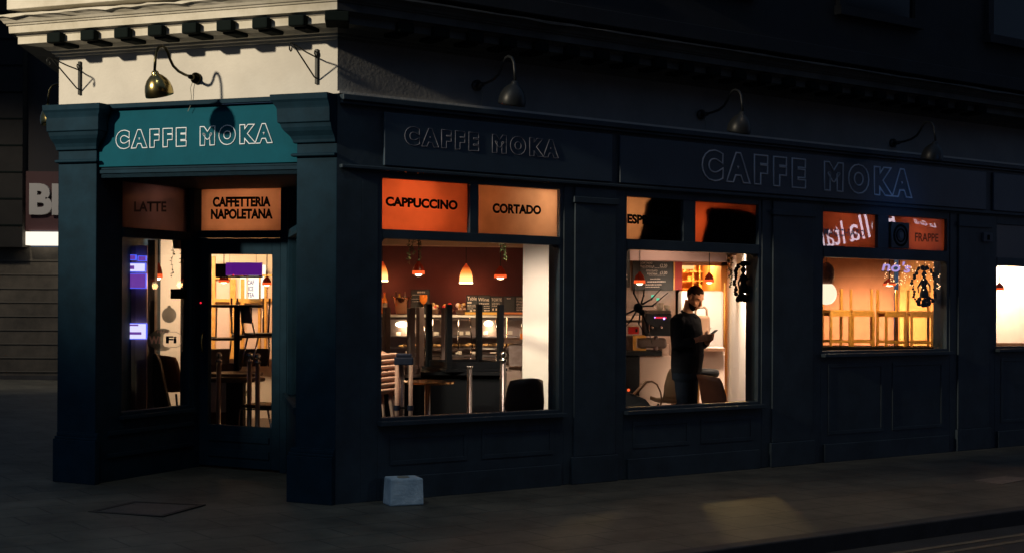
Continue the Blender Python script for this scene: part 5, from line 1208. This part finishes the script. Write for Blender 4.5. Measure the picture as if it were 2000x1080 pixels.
# bag with a loop handle
Yk = 15.3; t = it('handbag', 'black handbag with a tall loop handle in the lower left of the second window', 'bag', 1245, Yk); k = Yk/FPX
zz = lambda y: zat(1245, y, Yk)-FZ; xx = lambda x: (x-1245)*k
mb = MB(); mb.rings([[(xx(1215)+.0, -.08, zz(830)), (xx(1278), -.08, zz(830)), (xx(1278), .08, zz(830)), (xx(1215), .08, zz(830))], [(xx(1215), -.09, zz(795)), (xx(1276), -.08, zz(797)), (xx(1276), .08, zz(797)), (xx(1215), .09, zz(795))], [(xx(1216), -.05, zz(760)), (xx(1262), -.04, zz(779)), (xx(1262), .04, zz(779)), (xx(1216), .05, zz(760))]]); mb.build('body', M['black'], t, bevel=.012)
mb = MB(); mb.tube([(xx(1240), 0, zz(770)), (xx(1253), 0, zz(755)), (xx(1263), 0, zz(745)), (xx(1274), 0, zz(744)), (xx(1284), 0, zz(750)), (xx(1291), 0, zz(765)), (xx(1294), 0, zz(782)), (xx(1289), 0, zz(796))], [.022, .020, .014, .010, .009, .009, .010, .010], 8); mb.build('handle', M['brownwood'], t, smooth=True)
mb = MB(); mb.ball((xx(1227), -.10, zz(760)), .016); mb.build('clasp', M['shade_rim'], t)
# dark drapes behind the transoms of the second window
def drape(P, label):
    q = [onf(FR, x, y, -.07) for x, y in P]; n = len(q); c_ = FR.pt(q[0][0], -.07, q[0][1])
    t = bpy.data.objects.new('drape', None); COL.objects.link(t); t.location = c_; tag(t, label, 'drape')
    mb = MB(); mb.add([FR.pt(a, -.07, z) for a, z in q]+[FR.pt(a, -.09, z) for a, z in q], [tuple(range(n)), tuple(range(n, 2*n))]+[(i, (i+1) % n, n+(i+1) % n, n+i) for i in range(n)])
    mb.build('cloth', M['ink'], t, world=True)
drape([(1274, 386), (1262, 392), (1257, 402), (1256, 425), (1252, 445), (1243, 470), (1243, 480), (1345, 480), (1345, 384)], 'dark cloth hiding the end of the coffee word in the upper pane')
drape([(1376, 412), (1384, 405), (1420, 407), (1462, 416), (1476, 424), (1476, 482), (1366, 482), (1370, 460), (1378, 432)], 'dark cloth filling most of the upper pane over the kitchen')
# spider decoration
def spider():
    nn = -.30; c_ = onf(FR, 1246, 601, nn)
    t = bpy.data.objects.new('spider_decoration', None); COL.objects.link(t); t.location = FR.pt(c_[0], nn, c_[1]); tag(t, 'big black toy spider with jointed legs hanging behind the second window', 'decoration')
    mb = MB(); k = .045
    ctr = FR.pt(c_[0], nn, c_[1]); mb.ball(ctr, .048, rz=.05); mb.ball(ctr+Vector((.04, -.01, -.045)), .03); mb.build('body', M['black'], t, world=True, smooth=True)
    def P(x, y, dn=0): a = onf(FR, x, y, nn+dn); return FR.pt(a[0], nn+dn, a[1])
    for L in ([(1250, 596), (1238, 573), (1239, 553)], [(1252, 594), (1257, 577), (1259, 553)], [(1254, 594), (1272, 584), (1292, 563)], [(1254, 598), (1274, 597), (1305, 571)], [(1243, 604), (1225, 612), (1210, 616)], [(1243, 607), (1232, 626), (1220, 640)], [(1250, 608), (1248, 632), (1262, 656)], [(1252, 606), (1262, 630), (1274, 672)]):
        mb = MB(); pts = [P(*L[0]), P(*L[1], .05), P(*L[2], .0)]
        mb.tube(pts, [.010, .008, .003], 7); mb.ball(pts[1], .011); mb.build('leg', M['black'], t, world=True, smooth=True)
    mb = MB(); mb.tube([ctr, FR.pt(c_[0], nn, ZC)], .0015, 4); mb.build('cord', M['black'], t, world=True)
spider()
def wreath(px, py, rx, ry, nn, label, fig=True):
    c_ = onf(FR, px, py, nn); t = bpy.data.objects.new('wreath', None); COL.objects.link(t); t.location = FR.pt(c_[0], nn, c_[1]); tag(t, label, 'wreath')
    a0 = onf(FR, px-rx, py, nn)[0]; a1 = onf(FR, px+rx, py, nn)[0]; z0 = onf(FR, px, py+ry, nn)[1]; z1 = onf(FR, px, py-ry, nn)[1]; ra, rz_ = (a1-a0)/2, (z1-z0)/2
    rng = random.Random(px); mb = MB(); P = lambda u, v, dn=0: FR.pt(c_[0]+u*ra, nn+dn, c_[1]+v*rz_)
    for k in range(44):
        th = 2*math.pi*k/44; mb.ball(P(math.cos(th)*(1+rng.uniform(-.05, .05)), math.sin(th), rng.uniform(-.02, .02)), rng.uniform(.013, .024), seg=7, n=5)
    mb.build('ring', M['black'], t, world=True, smooth=False)
    mb = MB(); mb.tube([P(0, 1), FR.pt(c_[0], nn, ZC-.2)], .003, 5); mb.build('ribbon', M['black'], t, world=True)
    mb = MB()
    mb.tube([P(0, .78), P(0, .62), P(0, .45)], [.012, .034, .018], 8); mb.tube([P(-.35, .86), P(0, .90), P(.35, .86)], [.003, .03, .003], 6)
    mb.tube([P(0, .45), P(0, .25), P(0, -.05), P(0, -.35), P(0, -.6)], [.012, .042, .030, .05, .055], 9)
    mb.tube([P(-.2, .28), P(-.55, -.05), P(-.5, -.35)], [.014, .010, .006], 6); mb.tube([P(.2, .28), P(.5, .05), P(.55, -.3)], [.014, .010, .006], 6)
    mb.build('figurine', M['black'], t, world=True, smooth=True)
    mb = MB()
    for k in range(16): mb.ball(P(rng.uniform(-.55, .55), -.62-rng.uniform(0, .35), rng.uniform(-.02, .03)), rng.uniform(.018, .032), seg=7, n=5)
    mb.build('posy', M['black'], t, world=True)
wreath(1452, 550, 17, 37, -.22, 'black oval wreath with a figurine hanging at the right of the second window')
wreath(1805, 559, 22, 38, -.22, 'black oval wreath with a figurine in front of the fairy lights')

# ---- third window
t = it('bar_table', 'long black bar table carrying the golden chairs', 'table', 1716, 17.6); Yb = 17.6
zbt = zat(1716, 676, Yb)-FZ; k = Yb/FPX
mb = MB(); mb.box(-120*k, 105*k, -.25, .3, zbt-.05, zbt); mb.build('tabletop', M['blackwood'], t, bevel=.004)
for x in (-115, -40, 40, 100): mb = MB(); mb.box(x*k, x*k+.05, -.2, -.15, 0, zbt-.051); mb.build('leg', M['blackwood'], t)
def bar_chair(px, Y, label, rz, w_=.25, hs=.44, hb=.26):
    t = it('bar_chair', label, 'chair', px, Y, FZ+zbt+.001, rz, group='golden wooden chairs standing on the bar table'); a = w_/2; q = .015
    mb = MB(); mb.box(-a-.01, a+.01, -a-.01, a+.01, hs-.03, hs); mb.build('seat', M['goldwood'], t, bevel=.004)
    for sx in (-1, 1):
        mb = MB(); mb.hexa([(sx*a-q, -a-q, 0), (sx*a+q, -a-q, 0), (sx*a+q, -a+q, 0), (sx*a-q, -a+q, 0), (sx*a-q, -a-q, hs-.031), (sx*a+q, -a-q, hs-.031), (sx*a+q, -a+q, hs-.031), (sx*a-q, -a+q, hs-.031)]); mb.build('leg', M['goldwood'], t, bevel=.003)
        mb = MB(); mb.box(sx*a-q, sx*a+q, a-q, a+q, 0, hs+hb) ; mb.build('leg', M['goldwood'], t, bevel=.003)
    mb = MB(); mb.box(-a+q+.001, a-q-.001, -a-.008, -a+.008, .04, .075); mb.box(-a+q+.001, a-q-.001, a-.008, a+.008, .04, .075); mb.build('stretcher', M['goldwood'], t)
    mb = MB(); mb.box(-a+q+.001, a-q-.001, -a-.010, -a+.010, hs-.075, hs-.031); mb.box(-a+q+.001, a-q-.001, a-.01, a+.01, hs-.075, hs-.031); mb.build('apron', M['goldwood'], t)
    return t
bar_chair(1633, 17.5, 'golden wooden chair, leftmost on the bar table', rad(12)); bar_chair(1684, 17.65, 'golden wooden chair, second from the left on the bar table', rad(-8))
bar_chair(1741, 17.6, 'golden wooden chair under the wide red lamp', rad(10)); bar_chair(1797, 17.65, 'golden wooden chair below the wreath', rad(-5))
p = at(1614, 592, 16.9); t = thing('globe_lantern', 'glowing round lantern with a glittery top at the left of the third window', 'lantern', p)
k = 16.9/FPX
mb = MB(); mb.ball((0, 0, 19*k), 20*k, rz=22*k, seg=20, n=12); mb.build('globe', emitter('globe_glow', (1, .80, .58), 1.35), t, smooth=True)
mb = MB(); mb.ball((0, 0, 55*k), 16*k, rz=24*k, seg=18, n=10); mb.build('glitter_shade', mat('rose_glitter', (.60, .26, .18), .35, col2=(.30, .11, .07), vscale=40, bump=.8, bscale=50), t, smooth=True)
mb = MB(); mb.tube([(0, 0, 78*k), (0, 0, ZC-p.z)], .004, 5); mb.build('cord', M['black'], t)
lamp('lantern_light', 'POINT', shz((p.x+.15, 17.0, p.z)), 5, (1, .7, .45), .1)
p = at(1795, 515, 16.9); t = thing('fairy_lights', 'curtain of tiny warm fairy lights around the wreath', 'fairy lights', p)
rng = random.Random(5); first = None; k = 16.9/FPX
for i in range(95):
    x = rng.uniform(1728, 1838); y = rng.uniform(512, 556+ (10 if x > 1780 else 0)); q = at(x, y, 16.9+rng.uniform(-.1, .3)); q = q-p
    if first is None:
        mb = MB(); mb.ball((0, 0, 0), .0065, seg=6, n=4); first = mb.build('bulb', emitter('fairy_bulb', (1, .55, .28), 2.6), t)
    b_ = first if i == 0 else first.copy()
    if i: COL.objects.link(b_); b_.parent = t
    b_.location = (q.x, q.y, q.z)
mb = MB()
for j in range(12):
    x = (1730+j*9.6); a = at(x, 505, 16.95)-p; b2 = at(x+rng.uniform(-3, 3), 558, 16.95)-p; mb.tube([(a.x, a.y, a.z+.3), (b2.x, b2.y, b2.z)], .0012, 3)
mb.build('string', M['wire'], t)
A, B = at(1722, 529, 16.7), at(1779, 509, 16.7)
t = thing('reflected_letters', 'small purple white letters in place of a reflected sign above the fairy lights', 'sign', A)
put_text('lettering', "no's", lambda u, v, w_: shz(Vector((A.x+(B.x-A.x)*u, 16.7, A.z+(B.z-A.z)*v - .02*u))), emitter('reflected_lilac', (.62, .42, .95), .9), t, bold=.02, shear=.2)  # glowing letters stand in for a sign's reflection in the glass
mb = MB(); mb.box(-.0, B.x-A.x, .02, .03, -.01, 0); mb.build('rail', M['black'], t)
s0_, z0_ = onf(FR, 1736, 485, -.02); s1_, z1_ = onf(FR, 1771, 436, -.02)
t = bpy.data.objects.new('extractor_fan', None); COL.objects.link(t); t.location = FR.pt((s0_+s1_)/2, -.03, z0_); tag(t, 'dark square extractor fan set in the upper pane of the third window', 'fan')
mb = MB(); mb.fbox(FR, s0_, s1_, -.045, .02, z0_, z1_); mb.build('housing', mat('fan_grey', (.055, .05, .055), .5), t, world=True, bevel=.01)
cm, zm = (s0_+s1_)/2, (z0_+z1_)/2; ra = min((s1_-s0_), (z1_-z0_))/2*.86
for nm, r0, r1, off, m_ in (('grille_ring', .80, 1.0, .026, M['block']), ('grille_ring', .5, .62, .026, M['block']), ('hub', 0.0, .28, .032, mat('hub_grey', (.10, .10, .11), .5))):
    mb = MB(); rs = []
    for n_, rr_ in ((.0205, r1), (off, r1), (off, max(r0, .001)), (.0205, max(r0, .001))): rs.append([FR.pt(cm+math.cos(2*math.pi*q/28)*ra*rr_, n_, zm+math.sin(2*math.pi*q/28)*ra*rr_) for q in range(28)])
    mb.rings(rs+[rs[0]] if r0 else rs, cap=False); mb.build(nm, m_, t, world=True)
# fourth window
bottle(1943, 34, 3.2, mat('green_bottle', (.05, .16, .03), .2), 'green bottle on the sill at the right edge of the photo', M['black'], Y=18.0, zb=zat(1943, 672, 18.0), group=None)
t = it('wall_ledge', 'brown ledge under the bright wall at the right edge', 'ledge', 1990, 19.3); zl = zat(1990, 670, 19.3)-FZ
mb = MB(); mb.box(-.6, .9, 0, .3, zl-.04, zl); mb.build('shelf', M['brownwood'], t); mb = MB(); mb.box(-.6, .9, .05, .28, 0, zl-.041); mb.build('panel', M['cabdark'], t)

# ------------------------------------------------------------------ the man with the phone
def remesh(o, vox, sm=6):
    r = o.modifiers.new('r', 'REMESH'); r.mode = 'VOXEL'; r.voxel_size = vox; r.use_smooth_shade = True
    s = o.modifiers.new('s', 'SMOOTH'); s.factor = .5; s.iterations = sm
    dg = bpy.context.evaluated_depsgraph_get(); dg.update()
    me = bpy.data.meshes.new_from_object(o.evaluated_get(dg)); o.modifiers.clear(); old = o.data; o.data = me; bpy.data.meshes.remove(old)
    for p in me.polygons: p.use_smooth = True
def ell(mb, c, rx, ry, rz, rot=0.0, n=12, seg=18):
    """ellipsoid tilted forward about the y axis by rot"""
    R_ = Matrix.Rotation(rot, 3, 'Y'); c = Vector(c); rs = []
    for i in range(n+1):
        a = math.pi*i/n; rs.append([c+R_ @ Vector((rx*max(1e-3, math.sin(a))*math.cos(2*math.pi*k/seg), ry*max(1e-3, math.sin(a))*math.sin(2*math.pi*k/seg), -rz*math.cos(a))) for k in range(seg)])
    mb.rings(rs)
YM = 15.8
pm_ = at(1341, 600, YM)
man = thing('person', 'man in a black shirt standing in the cafe, head bowed over a phone', 'person', (pm_.x, YM, FZ), rad(-32))
T = rad(31)                                              # head bowed
hc = Vector((.105, -.01, 1.685))
Rh = Matrix.Rotation(rad(-14), 3, 'Z') @ Matrix.Rotation(T, 3, 'Y')
H = lambda x, y, z: hc+Rh @ Vector((x, y, z))
mb = MB()
def hell(mb, c, rx, ry, rz, n=12, seg=18):
    rs = []
    for i in range(n+1):
        a = math.pi*i/n; rs.append([H(c[0]+rx*max(1e-3, math.sin(a))*math.cos(2*math.pi*k/seg), c[1]+ry*max(1e-3, math.sin(a))*math.sin(2*math.pi*k/seg), c[2]-rz*math.cos(a)) for k in range(seg)])
    mb.rings(rs)
hell(mb, (-.012, 0, .035), .104, .082, .100); hell(mb, (.022, 0, -.035), .072, .066, .098); hell(mb, (.045, 0, -.095), .040, .038, .035)
mb.tube([H(.088, 0, .028), H(.104, 0, .0), H(.118, 0, -.026), H(.100, 0, -.038)], [.010, .012, .016, .010], 8)       # nose
for sy in (-1, 1):
    hell(mb, (.076, sy*.032, .040), .018, .026, .010, 6, 10)      # brow
    hell(mb, (-.008, sy*.084, -.002), .020, .008, .034, 8, 10)    # ear
    hell(mb, (.060, sy*.045, -.028), .022, .018, .022, 6, 10)     # cheek
hell(mb, (.090, 0, -.060), .013, .024, .006, 6, 10); hell(mb, (.087, 0, -.073), .013, .021, .007, 6, 10)              # lips
mb.tube([(.0, 0, 1.47), (.012, 0, 1.53), (.035, 0, 1.60), (.05, 0, 1.66)], [.070, .062, .060, .062], 16)
# arms and hands: r = near (camera) side, l = far side
SHr, ELr, WRr = Vector((-.01, -.215, 1.43)), Vector((.01, -.285, 1.15)), Vector((.20, -.135, 1.235))
SHl, ELl, WRl = Vector((-.01, .215, 1.43)), Vector((.03, .26, 1.14)), Vector((.23, .075, 1.205))
def arm(mb, SH, EL, WR):
    mb.tube([SH.lerp(EL, .6), EL, EL.lerp(WR, .3), WR], [.046, .042, .040, .028], 12)
arm(mb, SHr, ELr, WRr); arm(mb, SHl, ELl, WRl)
PH = Vector((.315, -.03, 1.295))                         # phone centre
def hand(mb, WR, side):
    # palm from the wrist toward the phone's lower edge, four fingers wrapping behind, a thumb on the glass
    tgt = PH+Vector((-.035, side*.034, -.035)); d = (tgt-WR).normalized()
    mb.tube([WR-d*.01, WR.lerp(tgt, .4), WR.lerp(tgt, .8), tgt], [(.026, .022), (.036, .022), (.042, .021), (.036, .018)], 12, up=(0, 1, 0))
    for k, L in enumerate((.070, .078, .073, .058)):
        b = tgt+Vector((.004-.004*k, side*(.012), .022-.019*k)); 
        p1 = b+Vector((.030, side*.010, .004)); p2 = b+Vector((.045, -side*.012, .006)); p3 = p2+Vector((.004, -side*(L-.045), .004))
        mb.tube([b-Vector((.012, 0, 0)), p1, p2, p3], [.0098, .0095, .0088, .0075], 8); mb.ball(p3, .0072, seg=8, n=5)
    b = tgt+Vector((-.030, -side*.004, .018)); mb.tube([b, b+Vector((.004, -side*.016, .028)), b+Vector((.018, -side*.030, .045))], [.0125, .0105, .0085], 8); mb.ball(b+Vector((.018, -side*.030, .045)), .008, seg=8, n=5)
hand(mb, WRr, -1); hand(mb, WRl, 1)
body = mb.build('body', M['skin'], man); remesh(body, .0055, 3)
# hair and beard
mb = MB(); hell(mb, (-.014, 0, .038), .1055, .0835, .1000, 16, 24)
vs = []; keep = []
for f in mb.f:
    c_ = sum((mb.v[i] for i in f), Vector())/len(f); q = Rh.inverted() @ (c_-hc)
    if q.z > .052+max(0, q.x)*.55 or (q.x < -.035 and q.z > -.045) or (q.x < -.01 and q.z > .015): keep.append(f)
mb.f = keep; mb.mi = [0]*len(keep); hair = mb.build('hair', M['hair'], man, smooth=True); sd = hair.modifiers.new('s', 'SOLIDIFY'); sd.thickness = .003
mb = MB(); hell(mb, (.026, 0, -.040), .074, .069, .101, 18, 26)
keep = []
for f in mb.f:
    c_ = sum((mb.v[i] for i in f), Vector())/len(f); q = Rh.inverted() @ (c_-hc)
    if q.z < -.055 and q.x > -.03 and not (q.x > .07 and -.085 < q.z < -.05 and abs(q.y) < .026): keep.append(f)
mb.f = keep; mb.mi = [0]*len(keep); bd = mb.build('beard', M['hair'], man, smooth=True); sd = bd.modifiers.new('s', 'SOLIDIFY'); sd.thickness = .003
for sy in (-1, 1):
    mb = MB(); p_ = H(.086, sy*.032, .020); mb.ball(p_-(Rh @ Vector((.002, 0, 0))), .0055, seg=8, n=6); mb.build('eye', mat('eye', (.03, .015, .01), .2), man, smooth=True)
    mb = MB(); mb.tube([H(.096, sy*.014, .044), H(.098, sy*.034, .050), H(.084, sy*.054, .044)], .0018, 6); mb.build('eyebrow', M['skin'], man)
# shirt
mb = MB()
def ring(xc, z, rx, ry, n=26): rx, ry = rx*1.16, ry*1.16; return [(xc+rx*math.cos(2*math.pi*k/n), ry*math.sin(2*math.pi*k/n)*(1-.0), z) for k in range(n)]
mb.rings([ring(.0, .86, .135, .185), ring(.005, .95, .142, .190), ring(.015, 1.05, .150, .185), ring(.012, 1.18, .142, .188), ring(.005, 1.30, .142, .200), ring(-.008, 1.40, .128, .212), ring(-.014, 1.46, .108, .190), ring(.0, 1.495, .085, .135), ring(.008, 1.52, .072, .085)])
for SH, EL, WR in ((SHr, ELr, WRr), (SHl, ELl, WRl)):
    mb.tube([SH+Vector((0, -SH.y*.25, .02)), SH, SH.lerp(EL, .5), EL, EL.lerp(WR, .4), EL.lerp(WR, .84)], [.075, .084, .074, .064, .056, .042], 14)
sh = mb.build('shirt', M['shirt'], man); remesh(sh, .010, 4)
mb = MB(); mb.tube([(-.058+.016, .0, 1.545), (-.03, .055, 1.535), (.03, .068, 1.515), (.085, .03, 1.485), (.098, 0, 1.47), (.085, -.03, 1.485), (.03, -.068, 1.515), (-.03, -.055, 1.535), (-.042, 0, 1.545)], .013, 8, flat=1.5); mb.build('collar', M['shirt'], man, smooth=True)
mb = MB(); mb.box(.138, .141, -.10, -.06, 1.335, 1.347); mb.build('badge', mat('badge_grey', (.35, .30, .28), .6), man)
# trousers
mb = MB(); mb.rings([ring(.0, .78, .125, .175), ring(.0, .88, .132, .183), ring(.0, .97, .13, .178)])
for sy in (-1, 1): mb.tube([(0, sy*.085, .88), (.005, sy*.095, .72), (.015, sy*.10, .48), (.0, sy*.105, .28), (-.01, sy*.11, .05)], [.100, .092, .070, .064, .062], 16)
tr = mb.build('trousers', M['trouser'], man); remesh(tr, .012, 4)
for sy in (-1, 1):
    mb = MB(); mb.rings([[(x, sy*.11+y, z) for x, y in ((-.09, -.04), (-.02, -.045), (.09, -.05), (.17, -.03), (.17, .03), (.09, .05), (-.02, .045), (-.09, .04))] for z in (0, .03)]+[[(x*.8-.01, sy*.11+y*.8, .07) for x, y in ((-.09, -.04), (-.02, -.045), (.09, -.05), (.17, -.03), (.17, .03), (.09, .05), (-.02, .045), (-.09, .04))]]); mb.build('shoe', M['black'], man, smooth=True)
pw_ = Matrix.Rotation(rad(-32), 3, 'Z') @ PH
ph = thing('phone', 'black phone held in both hands by the man', 'phone', (pm_.x+pw_.x, YM+pw_.y, FZ+pw_.z), rad(-32))
ph.rotation_euler = (0, rad(-38), rad(-32))
mb = MB(); mb.box(-.075, .075, -.037, .037, -.005, .004); mb.build('case', M['black'], ph, bevel=.004)
mb = MB(); mb.box(-.070, .070, -.033, .033, .0045, .006); mb.build('screen', mat('phone_screen', (.02, .02, .025), .1, emit=(.6, .7, 1), estr=.25), ph)
